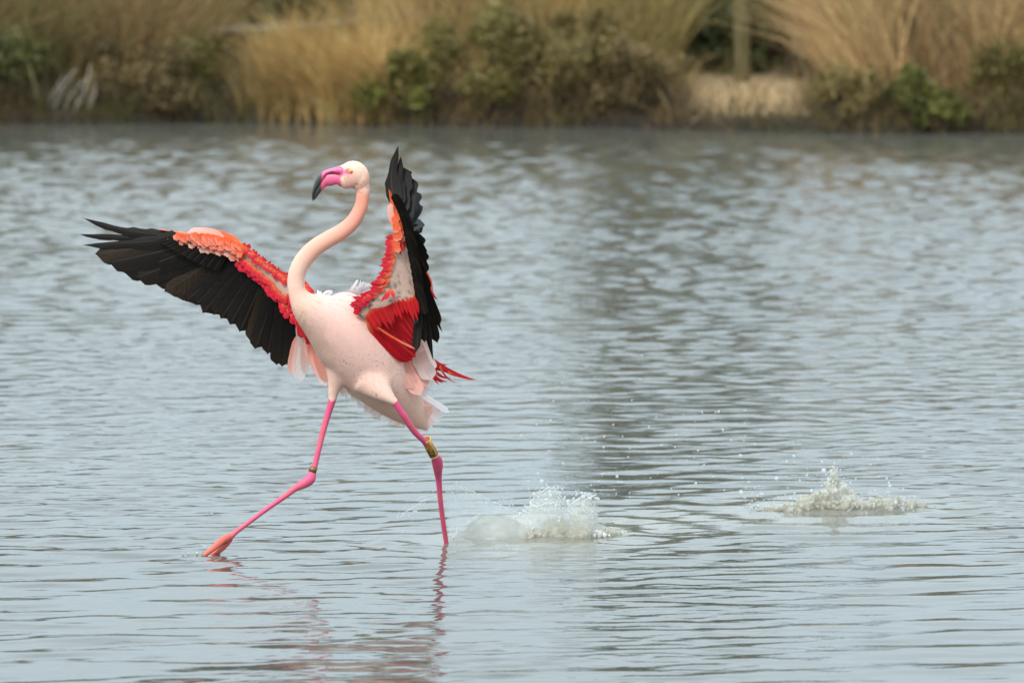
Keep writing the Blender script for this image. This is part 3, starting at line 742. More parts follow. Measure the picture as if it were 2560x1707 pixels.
# bill: two mandibles, pink with a black hooked end
def mandible(name, st, parent, dark):
    st = interp(np.asarray(st, float), 40); n = 20; V = []
    for (x0, y0, x1, y1, wd) in st:
        a0, a1 = at(x0, y0, -.10), at(x1, y1, -.10); c, h = (a0 + a1) / 2, (a0 - a1) / 2
        for k in range(n):
            q = 2 * math.pi * k / n; cq, sq = math.cos(q), math.sin(q)
            V.append(c + h * cq * abs(cq) ** -0.15 * (abs(cq) > 1e-6) + np.array([0, -wd * PXM * sq * abs(sq) ** -0.1 if abs(sq) > 1e-6 else 0, 0]))
    V = np.array(V); m_ = len(st)
    F = [(i * n + k, i * n + (k + 1) % n, (i + 1) * n + (k + 1) % n, (i + 1) * n + k) for i in range(m_ - 1) for k in range(n)]
    F.append(tuple(range(n - 1, -1, -1))); F.append(tuple((m_ - 1) * n + k for k in range(n)))
    x, y = to_px(V)
    C = np.tile(np.array([0.74, 0.135, 0.27]), (len(V), 1))
    C = mixc(C, (0.70, 0.10, 0.20), smooth(440, 462, y))
    nz_ = fnoise(V[:, 0] * 150, V[:, 1] * 150, V[:, 2] * 150, seed=61)
    s = dark(x + 6 * (nz_ - 0.5), y)
    C = mixc(C, (0.035, 0.034, 0.036), s)
    if name == 'beak': C = mixc(C, (0.10, 0.095, 0.09), s * smooth(0.4, 0.6, nz_) * smooth(484, 470, y))
    me = new_mesh(name, V, F, [MAT_BILL], C)
    return add(name, me, parent)
MAT_BILL = mat_vcol('bill_horn', 0.38, 0, (60, 0.08), 0.45)
up = mandible('beak', [(858, 415, 866, 440, 17), (849, 414.5, 855, 438.6, 16.5), (838, 418.5, 843, 434.6, 14), (826, 421.7, 830, 433.0, 12.5), (816, 425, 817, 436.4, 12), (807, 429.5, 809.4, 446, 11.5),
                       (797.5, 436, 803, 455, 10.5), (789, 449.5, 796.5, 466, 9), (782.5, 467, 790.5, 477, 7.5), (779.6, 484, 786, 488, 5.5), (780.5, 498, 783.2, 499, 3.2), (782, 504, 783.4, 504.5, 0.8)],
              body, lambda x, y: smooth(3, -3, (x - 803.5) - (441 - y) * 0.18))
mandible('lower_mandible', [(866, 438, 858, 470, 15), (856, 436, 850, 466, 15), (843, 432.6, 841, 461.5, 13.5), (830, 431.2, 828, 465.3, 12), (815.6, 435, 816.5, 466.3, 11), (807.4, 446, 809, 473, 10),
                            (801, 455, 802.2, 480, 9), (794.6, 466, 797, 487, 7.5), (788.4, 477, 793, 492, 6), (784.8, 488, 788.4, 498, 4), (783, 498, 785, 502.5, 1)],
         up, lambda x, y: np.maximum(smooth(2, -2, x - 803.2), 0.9 * smooth(2.2, 1.0, np.abs(y - np.interp(x, [800, 804, 810, 817, 830, 843, 853], [462, 457, 447.5, 438.5, 435, 436.5, 439.5])))))
# nostril slit and dark line of the gape
V, F = tube(np.array([at(x, y, -.10) + np.array([0, -11.8 * PXM, 0]) for x, y in ((824, 430.8), (829, 429), (835, 428.4), (840, 428.6))]), [0.0004, 0.0012, 0.0012, 0.0004], 6)
add('nostril', new_mesh('nostril', V, F, [MAT_PUP]), up)

# leg rings
m, t, b = material('yellow_ring_plastic'); n1 = noise_node(t, 120, 4, geo_pos(t))
t.links.new(ramp_node(t, n1.outputs['Fac'], [(0.3, (0.30, 0.13, 0.015)), (0.7, (0.62, 0.30, 0.04))]).outputs['Color'], b.inputs['Base Color']); b.inputs['Roughness'].default_value = 0.4; MAT_RING = m
m, t, b = material('brown_metal_ring'); b.inputs['Base Color'].default_value = (0.24, 0.13, 0.05, 1); b.inputs['Roughness'].default_value = 0.4; b.inputs['Metallic'].default_value = 0.5; MAT_METAL = m
m, t, b = material('ring_edge'); b.inputs['Base Color'].default_value = (0.80, 0.62, 0.38, 1); b.inputs['Roughness'].default_value = 0.5; MAT_EDGE = m
def ring(name, a, bb, r, mat, th=0.0012):
    ax = unit(bb - a); u = unit(np.cross(ax, (0, 1, 0))); v = np.cross(u, ax) ; n = 28; V = []
    for (p, rr) in ((a, r), (bb, r), (bb, r - th), (a, r - th)):
        for k in range(n):
            q = 2 * math.pi * k / n; V.append(p + rr * (u * math.cos(q) + v * math.sin(q)))
    F = [((j * n + k), (j * n + (k + 1) % n), ((j + 1) % 4) * n + (k + 1) % n, ((j + 1) % 4) * n + k) for j in range(4) for k in range(n)]
    return add(name, new_mesh(name, np.array(V), F, [mat]), fl), ax, u, v
ra, rb = at(1064.5, 1098, -.005), at(1085, 1138, .035)
RR = 12.2 * PXM
rg, ax, u, v = ring('leg_ring', ra, rb, RR, MAT_RING)
rg['label'] = 'long yellow leg ring with black letters'
# raised pale rim
for p in (ra, rb):
    n = 28; V, F = tube(np.array([p + (RR) * (u * math.cos(q) + v * math.sin(q)) for q in np.linspace(0, 2 * math.pi, n)]), 0.0009, 6, cap=False, hint=ax)
    add('ring_rim', new_mesh('ring_rim', V, F, [MAT_EDGE]), rg)
cam_dir = unit(np.array([0, 0, CAM_H]) - ra)
q0 = math.atan2(np.dot(cam_dir, v), np.dot(cam_dir, u))
right_sign = 1 if (u[0] * -math.sin(q0) + v[0] * math.cos(q0)) > 0 else -1
qs = q0 + right_sign * 0.55
V, F = tube(np.array([ra + (rb - ra) * s + (RR + 0.0003) * (u * math.cos(qs) + v * math.sin(qs)) for s in np.linspace(0.02, 0.98, 8)]), 0.0009, 6)
add('ring_seam', new_mesh('ring_seam', V, F, [MAT_EDGE]), rg)
cu = bpy.data.curves.new('letters', 'FONT'); cu.body = 'MNZX'; cu.size = 1.0
to = bpy.data.objects.new('letters', cu); COL.objects.link(to)
lm = bpy.data.meshes.new_from_object(to.evaluated_get(bpy.context.evaluated_depsgraph_get()))
bm = bmesh.new(); bm.from_mesh(lm); bmesh.ops.subdivide_edges(bm, edges=bm.edges, cuts=1); bmesh.ops.triangulate(bm, faces=bm.faces); bm.to_mesh(lm); bm.free()
bpy.data.objects.remove(to)
tv = np.empty(len(lm.vertices) * 3, np.float32); lm.vertices.foreach_get('co', tv); tv = tv.reshape(-1, 3).astype(float)
tl = [tuple(p.vertices) for p in lm.polygons]
length = np.linalg.norm(rb - ra)
s = (tv[:, 0] - tv[:, 0].min()) / (tv[:, 0].max() - tv[:, 0].min()); hgt = (tv[:, 1] - tv[:, 1].min()) / (tv[:, 1].max() - tv[:, 1].min())
qq = q0 + right_sign * (-0.95 + 1.30 * hgt)
V = ra + ax * (length * (0.08 + 0.84 * s))[:, None] + (RR + 0.0006) * (np.cos(qq)[:, None] * u + np.sin(qq)[:, None] * v)
add('lettering', new_mesh('lettering', V, tl, [MAT_PUP], smooth_=False), rg)
rg2, *_ = ring('leg_ring', at(784.5, 1167, -.036), at(780.5, 1180, -.039), 10.2 * PXM, MAT_METAL, 0.0015)
rg2['label'] = 'narrow brown metal leg ring'

# ------------------------------------------------------------------ feathers
def feather(root, tip, width, nhint, side=0.0, sag=0.0, asym=0.5, kind='round', camber=0.12, ragged=0.0, seg=12, twist=0.0):
    """a vane with a shaft: width in metres, side = sideways bow, sag = bow along the normal"""
    root, tip = np.asarray(root, float), np.asarray(tip, float)
    ax = tip - root; L_ = np.linalg.norm(ax); ax = ax / L_
    lat = unit(np.cross(ax, np.asarray(nhint, float))); nn = np.cross(lat, ax)
    us = np.array([-1.0, -0.55, 0.0, 0.55, 1.0])
    V, UV = [], []
    for i in range(seg + 1):
        t_ = (i / seg) ** 0.8 if kind == 'round' else i / seg
        if kind == 'round': wp = min(1, (t_ / 0.22) ** 0.6) * max(0.12, math.sqrt(max(0, 1 - max(0, (t_ - 0.86) / 0.14) ** 2)))
        elif kind == 'finger': wp = min(1, (t_ / 0.2) ** 0.6) * (1 - 0.50 * float(smooth(0.42, 0.62, t_))) * (1 - max(0, (t_ - 0.70) / 0.30) ** 1.9 * 0.97)
        elif kind == 'point': wp = min(1, (t_ / 0.3) ** 0.7) * (1 - max(0, (t_ - 0.45) / 0.55) ** 1.5 * 0.96)
        elif kind == 'wisp': wp = (1 - t_) ** 0.7 * 0.9 + 0.06
        c = root + ax * L_ * t_ + lat * side * L_ * (4 * t_ * (1 - t_)) + nn * sag * L_ * (4 * t_ * (1 - t_))
        tw = twist * t_
        l2 = lat * math.cos(tw) + nn * math.sin(tw); n2_ = nn * math.cos(tw) - lat * math.sin(tw)
        for k, q in enumerate(us):
            half = (asym if q < 0 else 1 - asym) * 2
            off = q * half * width * 0.5 * wp
            along = 0.0
            if abs(q) > 0.5: along = -abs(q) * width * 0.10
            if ragged and abs(q) == 1 and 0.3 < t_ < 1: off *= 1 + R.normal(0, ragged); along += R.normal(0, ragged) * L_ * 0.10
            V.append(c + l2 * off - n2_ * camber * abs(off) + ax * along)
            UV.append((0.5 + 0.5 * q, t_))
    m_ = 5
    F = np.array([(i * m_ + k, i * m_ + k + 1, (i + 1) * m_ + k + 1, (i + 1) * m_ + k) for i in range(seg) for k in range(m_ - 1)], np.int32)
    return np.array(V), F, np.array(UV)
def add_feather(name, parent, mat, *a, **k):
    V, F, UV = feather(*a, **k)
    return add(name, new_mesh(name, V, F, [mat], uv=UV), parent)
FM_BLACK = mat_feather('black_flight_feather', (0.007, 0.006, 0.006), (0.009, 0.007, 0.006), (0.014, 0.010, 0.008), (0.03, 0.024, 0.02), 0.5, 0.05, 0.18, 0.5)
FM_BROWN = mat_feather('brown_black_flight_feather', (0.010, 0.008, 0.006), (0.022, 0.014, 0.009), (0.032, 0.021, 0.013), (0.04, 0.03, 0.02), 0.5, 0.08, 0.18, 0.5)
FM_RED = mat_feather('crimson_covert', (0.80, 0.22, 0.07), (0.70, 0.022, 0.035), (0.60, 0.010, 0.045), (0.62, 0.03, 0.05), 0.55, 0.25, 0.25, 0.2)
FM_DEEP = mat_feather('deep_red_secondary', (0.82, 0.24, 0.09), (0.60, 0.008, 0.014), (0.46, 0.004, 0.018), (0.62, 0.05, 0.03), 0.5, 0.28, 0.3, 0.22, (0.02, 0.28, 1.0))
FM_DEEP2 = mat_feather('deep_red_covert', (0.76, 0.10, 0.04), (0.60, 0.010, 0.014), (0.52, 0.006, 0.018), (0.66, 0.05, 0.03), 0.5, 0.25, 0.25, 0.2, (0.0, 0.22, 1.0))
FM_CORAL = mat_feather('coral_covert', (0.80, 0.12, 0.02), (0.84, 0.13, 0.045), (0.86, 0.34, 0.25), (0.84, 0.2, 0.1), 0.55, 0.25, 0.25, 0.15, (0.0, 0.55, 1.0))
FM_SALMON = mat_feather('salmon_feather', (0.86, 0.35, 0.26), (0.86, 0.40, 0.31), (0.88, 0.50, 0.42), (0.88, 0.5, 0.42), 0.6, 0.3, 0.2, 0.12)
FM_PALE = mat_feather('pale_pink_feather', (0.88, 0.55, 0.47), (0.90, 0.62, 0.55), (0.93, 0.78, 0.74), (0.86, 0.5, 0.42), 0.65, 0.35, 0.2, 0.10)
FM_WHITE = mat_feather('white_down_feather', (0.90, 0.72, 0.68), (0.93, 0.84, 0.82), (0.94, 0.90, 0.90), (0.9, 0.8, 0.8), 0.7, 0.35, 0.2, 0.10)

MAT_LINING = mat_vcol('wing_lining', 0.75, 0.15, (120, 0.12), 0.2)
def wing_sheet(Ls, Bs, dL, dB, colf, thick, n=60, m_=14, bulge=0.012):
    Lc, Bc = interp(np.column_stack([Ls, dL]), n), interp(np.column_stack([Bs, dB]), n)
    V, C = [], []
    for side in (0, 1):
        for i in range(n):
            a0, b0 = at(*Lc[i]), at(*Bc[i])
            for k in range(m_):
                s = k / (m_ - 1)
                p = a0 * (1 - s) + b0 * s
                h = math.sin(math.pi * s) ** 0.6 * bulge
                p = p + np.array([0, (-1 if side == 0 else 1) * (h + 0.001), 0])
                V.append(p); C.append(colf(i / (n - 1), s))
    F = []
    N = n * m_
    for i in range(n - 1):
        for k in range(m_ - 1):
            a_ = i * m_ + k
            F.append((a_, a_ + 1, a_ + m_ + 1, a_ + m_)); F.append((N + a_, N + a_ + m_, N + a_ + m_ + 1, N + a_ + 1))
    for i in range(n - 1):
        for k in (0, m_ - 1):
            a_ = i * m_ + k; F.append((a_, a_ + m_, N + a_ + m_, N + a_))
    for k in range(m_ - 1):
        for i in (0, n - 1):
            a_ = i * m_ + k; F.append((a_, a_ + 1, N + a_ + 1, N + a_))
    return new_mesh('wing', np.array(V), F, [MAT_LINING], np.array(C)), Lc, Bc

# ---- the far wing, stretched out to the left
FL = [(397, 572.8), (429, 577), (470, 582), (510, 584), (547, 589), (591, 602), (620, 621), (655, 650), (693, 677), (720, 692), (750, 708), (785, 735), (805, 775)]
FB = [(402, 576), (436, 584), (462, 601), (505, 624), (547, 638), (591, 647), (612, 662), (635, 680), (665, 709), (693, 747), (723, 780), (748, 812), (766, 850)]
fdy = np.array([.27, .26, .245, .23, .215, .20, .19, .18, .165, .15, .13, .10, .07])
def fcol(u_, s):
    arm = float(smooth(0.42, 0.52, u_))
    c = np.array((0.84, 0.20, 0.10)) * (1 - arm) + np.array((0.58, 0.40, 0.31)) * arm
    red = max(float(smooth(0.22, 0.05, s)), float(smooth(0.62, 0.78, s))) * arm
    return c * (1 - red) + np.array((0.66, 0.02, 0.04)) * red
me, FLc, FBc = wing_sheet(FL, FB, fdy, fdy + 0.02, fcol, 0.02)
fw = add('wing', me, fl); fw['label'] = 'wing stretched out sideways with black flight feathers and red coverts'
tips = [(206.4, 545), (197.6, 586), (205, 613), (240, 633), (268, 655), (307.6, 678), (341, 698), (376.5, 714), (410, 730), (435, 741), (460, 755), (488, 767), (507, 776), (527, 786), (548, 800),
        (571, 817), (597, 830), (620, 850), (641, 868), (667, 887), (690, 906), (709, 921), (728, 912), (746, 890), (757, 876)]
roots = interp([(452, 586), (470, 592), (500, 606), (535, 622), (570, 632), (597, 642), (625, 662), (650, 686), (675, 718), (700, 752), (726, 784), (748, 812)], len(tips))
for i, (tp, rt) in enumerate(zip(tips, roots)):
    if i > 2: tp = (tp[0] + R.normal(0, 3), tp[1] + R.normal(0, 3.5))
    u_ = i / (len(tips) - 1)
    d_r = np.interp(u_, [0, 0.4, 1], [.258, .215, .11]); d_t = np.interp(u_, [0, 0.4, 1], [.36, .30, .155])
    wpx = np.interp(i, [0, 2, 3, 10, 24], [34, 36, 50, 52, 46])
    add_feather('flight_feather', fw, FM_BROWN if i in (3, 8, 9, 17) else FM_BLACK, at(rt[0], rt[1], d_r - 0.0022 * i * 0.0 + 0.012), at(tp[0], tp[1], d_t + 0.002 * ((i % 2) * 2 - 1)), wpx * PXM, (0.05 + 0.10, -1, 0.12 + R.normal(0, 0.03)),
                side=(-0.045 if i < 1 else -0.012 + R.normal(0, 0.008)), sag=-0.02 + R.normal(0, 0.006), asym=0.68 if i < 11 else 0.58, kind='finger' if i < 3 else 'round', camber=0.14, ragged=0.10 if i < 3 else 0.035, seg=16)
# black primary coverts below the coral ones
for i in range(11):
    s = i / 10; rt = interp([(440, 583), (470, 598), (510, 618), (560, 636)], 11)[i]; tp = rt + np.array([-52 + 26 * s, 16 + 26 * s])
    add_feather('primary_covert', fw, FM_BLACK, at(rt[0], rt[1], .240 - 0.03 * s), at(tp[0], tp[1], .262 - 0.02 * s), 22 * PXM, (0.1, -1, 0.25), kind='round', seg=8)
def row(parent, Lc, Bc, u0, u1, n, s0, ds, length, width, mats, dy, dirn=None, kind='round', jit=0.15, name='covert_feather', out=0):
    """a row of small feathers across a wing sheet: s0 = place between leading edge and trailing edge, tips directed to the trailing edge"""
    for i in range(n):
        u_ = u0 + (u1 - u0) * (i + R.uniform(-0.2, 0.2)) / max(1, n - 1); u_ = min(max(u_, 0), 1)
        j = u_ * (len(Lc) - 1); j0 = min(int(j), len(Lc) - 2); f = j - j0
        l = Lc[j0] * (1 - f) + Lc[j0 + 1] * f; b_ = Bc[j0] * (1 - f) + Bc[j0 + 1] * f
        s = s0 + R.normal(0, ds)
        p = l * (1 - s) + b_ * s
        ch = unit((b_ - l)[:2]); 
        d = ch if dirn is None else np.asarray(dirn(u_), float)
        a_ = R.normal(0, jit); d = np.array([d[0] * math.cos(a_) - d[1] * math.sin(a_), d[0] * math.sin(a_) + d[1] * math.cos(a_)])
        ln = length * R.uniform(0.8, 1.25); tp = p[:2] + unit(d) * ln
        mt = mats(u_) if callable(mats) else mats
        add_feather(name, parent, mt, at(p[0], p[1], p[2] + dy), at(tp[0], tp[1], p[2] + dy - 0.003 + R.normal(0, 0.001)), width * R.uniform(0.8, 1.2) * PXM, (R.normal(0, 0.05), -1, 0.12), kind=kind, seg=7, camber=0.07, ragged=0.05)
def fdir(u_):
    return (-0.72, 0.69) if u_ < 0.45 else (-0.55 + 0.9 * (u_ - 0.45), 0.85)
row(fw, FLc, FBc, 0.10, 0.47, 26, 0.56, 0.03, 22, 17, lambda u_: FM_SALMON if R.random() < 0.65 else FM_CORAL, -0.016, fdir)
row(fw, FLc, FBc, 0.13, 0.47, 24, 0.38, 0.03, 20, 14, FM_CORAL, -0.022, fdir)
row(fw, FLc, FBc, 0.18, 0.47, 20, 0.22, 0.03, 22, 15, FM_CORAL, -0.024, fdir)
row(fw, FLc, FBc, 0.20, 0.47, 18, 0.04, 0.02, 20, 13, FM_CORAL, -0.020, fdir)
row(fw, FLc, FBc, 0.46, 0.99, 34, 0.86, 0.03, 24, 15, FM_RED, -0.018, fdir)
row(fw, FLc, FBc, 0.46, 0.99, 34, 0.70, 0.03, 20, 13, FM_RED, -0.022, fdir)
row(fw, FLc, FBc, 0.80, 1.0, 12, 0.50, 0.05, 24, 18, FM_RED, -0.026, fdir)
row(fw, FLc, FBc, 0.46, 0.80, 20, 0.10, 0.03, 14, 11, FM_RED, -0.020, lambda u_: (-0.1, 1))
row(fw, FLc, FBc, 0.47, 0.82, 20, 0.06, 0.02, 12, 11, FM_RED, -0.012, lambda u_: (0.45, -0.9), kind='point')
for a0, a1, wd in (((560, 592), (468, 580), 20), ((585, 600), (500, 578), 16), ((600, 606), (525, 584), 14)):
    add_feather('alula', fw, FM_SALMON if wd == 20 else FM_CORAL, at(*a0, .20), at(*a1, .23), wd * PXM, (0, -1, 0.3), side=0.07, seg=10, sag=0.03)
# tufts at the shoulder seen right of the neck, and by the flank
for a0, a1, wd, mt, d in (((752, 700), (772, 722), 14, FM_RED, .06), ((760, 712), (784, 736), 15, FM_RED, .055), ((755, 718), (778, 746), 15, FM_RED, .05), ((765, 722), (789, 746), 13, FM_RED, .045),
                          ((748, 790), (754, 846), 20, FM_DEEP, .05), ((757, 800), (762, 846), 16, FM_DEEP, .045), ((775, 842), (788, 872), 10, FM_RED, .03), ((780, 850), (796, 886), 10, FM_RED, .028)):
    add_feather('shoulder_feather', fw, mt, at(*a0, d), at(*a1, d - .005), wd * PXM, (0, -1, 0.1), seg=8)
for a0, a1, wd, mt, d in (((752, 832), (728, 936), 24, FM_SALMON, .13), ((757, 835), (740, 946), 24, FM_PALE, .125), ((764, 838), (752, 954), 24, FM_WHITE, .12), ((768, 835), (764, 936), 22, FM_PALE, .115),
                          ((772, 845), (790, 918), 24, FM_SALMON, .10), ((776, 850), (804, 944), 26, FM_SALMON, .095), ((782, 860), (816, 966), 26, FM_PALE, .09), ((790, 868), (818, 955), 24, FM_SALMON, .085),
                          ((768, 845), (775, 895), 20, FM_PALE, .09), ((745, 805), (755, 872), 13, FM_WHITE, .10)):
    add_feather('tertial_feather', fw, mt, at(*a0, d), at(*a1, d + .03), wd * PXM, (0.1, -1, 0.1), side=0.04, seg=10, ragged=0.03)

# ---- the near wing, raised
NL = [(971, 472), (975, 500), (981, 530), (987, 560), (989, 585), (984, 612), (979, 640), (970, 670), (952, 703), (928, 730), (902, 752), (890, 776)]
NB = [(980, 484), (991, 512), (1009, 540), (1016, 565), (1018, 590), (1025, 620), (1032, 650), (1041, 690), (1045, 738), (1030, 755), (968, 772), (916, 800)]
ndl = np.array([-.10, -.10, -.11, -.12, -.125, -.13, -.13, -.13, -.13, -.125, -.115, -.10]); ndb = ndl + np.array([.03, .04, .05, .06, .06, .06, .06, .05, .04, .02, .0, .0])
def ncol(u_, s):
    hand = float(smooth(0.42, 0.34, u_))
    c = np.array((0.64, 0.43, 0.34)) * (1 - hand) + np.array((0.84, 0.16, 0.06)) * hand
    red = max(float(smooth(0.20, 0.04, s)), float(smooth(0.90, 0.98, s)) * 0.8) * (1 - hand)
    c = c * (1 - red) + np.array((0.78, 0.15, 0.06)) * red
    g = float(fnoise(u_ * 40, s * 12, seed=71, oct=2)); sp_ = float(smooth(0.62, 0.74, g)) * (1 - hand) * (1 - red) * float(smooth(0.5, 0.8, u_) * 0.7 + 0.2)
    return c * (1 - sp_) + np.array((0.16, 0.13, 0.12)) * sp_
me, NLc, NBc = wing_sheet(NL, NB, ndl, ndb, ncol, 0.02, bulge=0.010)
nw = add('wing', me, fl); nw['label'] = 'raised wing showing red underwing and black flight feathers edge on'
NF = [((990, 520), (995.6, 363), 42, 'finger', .10), ((995, 522), (1003, 388), 36, 'finger', .06), ((1000, 540), (1010, 418), 40, 'round', .04), ((1006, 560), (1024, 440), 42, 'round', .03), ((1000, 548), (1020, 448), 34, 'round', .02), ((1000, 556), (1036, 474), 40, 'round', .02), ((1003, 562), (1036, 496), 40, 'round', 0), ((1004, 566), (1040, 519), 42, 'round', 0),
      ((1006, 566), (1048, 540), 40, 'round', 0), ((1006, 562), (1050, 560), 40, 'round', 0), ((1008, 560), (1055, 584), 38, 'round', 0), ((1010, 563), (1060, 607), 34, 'round', 0), ((1012, 570), (1064, 632), 32, 'round', 0), ((1015, 580), (1069, 659), 28, 'round', 0),
      ((1018, 594), (1069, 688), 28, 'round', 0), ((1022, 610), (1070, 716), 28, 'round', 0), ((1027, 628), (1075, 745), 28, 'round', 0), ((1031, 645), (1084, 780), 28, 'round', 0), ((1035, 662), (1098, 812), 27, 'round', 0),
      ((1039, 678), (1107, 837), 25, 'point', -.05), ((1042, 694), (1096, 850), 26, 'round', 0), ((1045, 706), (1085, 910), 27, 'point', 0), ((1047, 718), (1074, 864), 24, 'round', 0), ((1047, 728), (1064, 846), 22, 'round', 0), ((1046, 735), (1037, 875), 21, 'round', .03), ((1044, 730), (1041, 808), 18, 'round', 0)]
for i, (rt, tp, wd, kd, sd) in enumerate(NF):
    if i > 4: tp = (tp[0] + R.normal(0, 2.5), tp[1] + R.normal(0, 6)); wd *= R.uniform(0.85, 1.15)
    u_ = i / (len(NF) - 1)
    d_r = np.interp(u_, [0, 0.25, 0.7, 1], [-.085, -.07, -.085, -.115]); dt = np.interp(u_, [0, 0.12, 0.2, 0.5, 0.8, 1], [.03, .06, .14, .14, .08, .0])
    add_feather('flight_feather', nw, FM_BLACK, at(rt[0], rt[1], d_r), at(tp[0], tp[1], d_r + dt), wd * PXM, (-0.28, -0.95, 0.1 + R.normal(0, 0.04)), side=-sd * 0.9 + R.normal(0, 0.01), sag=-0.03, asym=0.4, kind=kd, camber=0.15, ragged=0.07 if i < 3 else 0.03, seg=14, twist=R.normal(0, 0.15))
# black coverts over the flight feathers
for i in range(18):
    s = i / 17; rt = interp([(983, 486), (1004, 530), (1016, 580), (1030, 650), (1042, 720)], 18)[i]; tp = rt + np.array([22, 34 + 34 * s])
    add_feather('primary_covert', nw, FM_BLACK if i % 4 else FM_BROWN, at(rt[0], rt[1], -.137), at(tp[0], tp[1], -.11), 22 * PXM, (-0.25, -0.95, 0.1), seg=8, camber=0.08)
row(nw, NLc, NBc, 0.08, 0.36, 10, 0.35, 0.05, 26, 20, FM_CORAL, -0.016, lambda u_: (0.45, 0.9))
row(nw, NLc, NBc, 0.10, 0.40, 10, 0.65, 0.05, 24, 18, lambda u_: FM_CORAL if R.random() < 0.6 else FM_RED, -0.014, lambda u_: (0.4, 0.9))
row(nw, NLc, NBc, 0.12, 0.42, 10, 0.08, 0.03, 24, 18, FM_CORAL, -0.014, lambda u_: (0.15, 1))
row(nw, NLc, NBc, 0.42, 0.80, 18, 0.93, 0.02, 22, 9, lambda u_: FM_CORAL if R.random() < 0.5 else FM_RED, -0.014, lambda u_: (0.3, 0.95), 'point')
row(nw, NLc, NBc, 0.40, 0.94, 30, 0.16, 0.03, 30, 13, FM_RED, -0.013, lambda u_: (-0.93, 0.30 - 0.5 * (u_ - 0.4)), 'point', 0.18)
row(nw, NLc, NBc, 0.38, 0.94, 26, 0.08, 0.02, 26, 15, FM_RED, -0.009, lambda u_: (-0.95, 0.22 - 0.4 * (u_ - 0.4)), 'point', 0.2)
row(nw, NLc, NBc, 0.36, 0.46, 6, 0.45, 0.1, 34, 12, lambda u_: FM_CORAL if R.random() < 0.5 else FM_RED, -0.016, lambda u_: (0.0, 1), 'point', 0.35)
row(nw, NLc, NBc, 0.84, 0.98, 14, 0.05, 0.03, 16, 13, FM_RED, -0.012, lambda u_: (-0.35, 0.9), 'round', 0.25)
for a0, a1, wd in (((984, 560), (976, 508), 15), ((989, 575), (979, 528), 13)):
    add_feather('alula', nw, FM_SALMON, at(*a0, -.125), at(*a1, -.12), wd * PXM, (0, -1, 0.1), side=-0.06, seg=10)
for a0, a1, wd in (((978, 722), (950, 757), 9), ((975, 722), (962, 752), 8), ((978, 722), (986, 750), 9), ((976, 724), (968, 748), 7)):
    add_feather('covert_feather', nw, FM_RED, at(*a0, -.145), at(*a1, -.155), wd * PXM, (0, -1, 0.1), kind='point', seg=8)
# red fan of inner secondaries below the arm
FAN = [((1030, 745), (1047, 800), 26), ((1018, 748), (1046, 815), 28), ((1002, 752), (1046, 832), 30), ((985, 756), (1045, 846), 30), ((968, 760), (1043, 858), 30), ((950, 766), (1042, 868), 30), ((936, 772), (1042, 880), 34), ((926, 782), (1040, 893), 34), ((918, 790), (1032, 902), 34), ((916, 800), (1022, 905), 32)]
for i, (a0, a1, wd) in enumerate(FAN):
    add_feather('secondary_feather', nw, FM_DEEP, at(*a0, -.118 + 0.0015 * i), at(*a1, -.085 + 0.004 * i), wd * PXM, (-0.1, -1, 0.2), side=0.015, sag=0.02, seg=12, ragged=0.02)
for i in range(22):
    s = i / 21; rt = interp([(914, 792), (935, 773), (970, 760), (1034, 744)], 22)[i]; tp = rt + np.array([26 - 12 * s, 30 + 10 * s]) * R.uniform(0.8, 1.6)
    add_feather('covert_feather', nw, FM_DEEP2, at(rt[0], rt[1] - 5, -.124), at(tp[0], tp[1], -.119), 12 * PXM, (-0.05, -1, 0.1), seg=8, camber=0.05, kind='point')
V, F, UV = feather(at(928, 806, -.12), at(1038, 872, -.10), 5 * PXM, (0, -1, 0), side=0.03, seg=10); add('secondary_feather', new_mesh('secondary_feather', V, F, [FM_CORAL], uv=UV), nw)
# red feathers of the upper side seen past the black trailing edge
for a0, a1, wd, sd in (((1062, 668), (1080, 752), 14, .02), ((1064, 690), (1094, 751), 12, .08), ((1068, 700), (1089, 770), 12, .02), ((1066, 680), (1084, 735), 12, 0)):
    add_feather('covert_feather', nw, FM_RED if sd > .05 else FM_CORAL, at(*a0, .05), at(*a1, .05), wd * PXM, (0, -1, 0.1), side=sd, kind='point', seg=8)
for a0, a1, wd, mt, d in (((978, 852), (1036, 975), 40, FM_SALMON, -.034), ((988, 856), (1052, 990), 40, FM_SALMON, -.03), ((1000, 860), (1066, 972), 40, FM_SALMON, -.02), ((1032, 850), (1080, 952), 42, FM_PALE, -.035), ((1030, 845), (1060, 910), 36, FM_PALE, -.04), ((1052, 850), (1082, 930), 34, FM_PALE, -.03),
                          ((1030, 900), (1064, 992), 34, FM_WHITE, .02), ((1002, 880), (1030, 962), 36, FM_PALE, .0), ((1045, 890), (1076, 975), 30, FM_WHITE, .03)):
    add_feather('tertial_feather', nw, mt, at(*a0, d), at(*a1, d + .02), wd * PXM, (0.0, -1, 0.1), side=0.03, seg=12, ragged=0.02)
# trailing red plumes
for a0, a1, wd, sd in (((1076, 900), (1188, 950), 12, .05), ((1078, 905), (1150, 938), 14, .02), ((1078, 903), (1120, 912), 6, .05), ((1080, 912), (1140, 932), 14, .0), ((1076, 925), (1118, 955), 8, .12), ((1078, 930), (1108, 958), 6, .08), ((1082, 918), (1128, 946), 7, .14),
                       ((1100, 915), (1140, 958), 4, .1), ((1120, 930), (1160, 942), 5, .05), ((1080, 935), (1098, 962), 5, .05), ((1082, 908), (1112, 926), 14, 0)):
    add_feather('scapular_plume', fl, FM_DEEP2 if wd > 9 else FM_RED, at(a0[0], a0[1], .06), at(a1[0], a1[1], .09), wd * 1.7 * PXM, (0.1, -1, 0.2), side=sd, kind='wisp', seg=12)
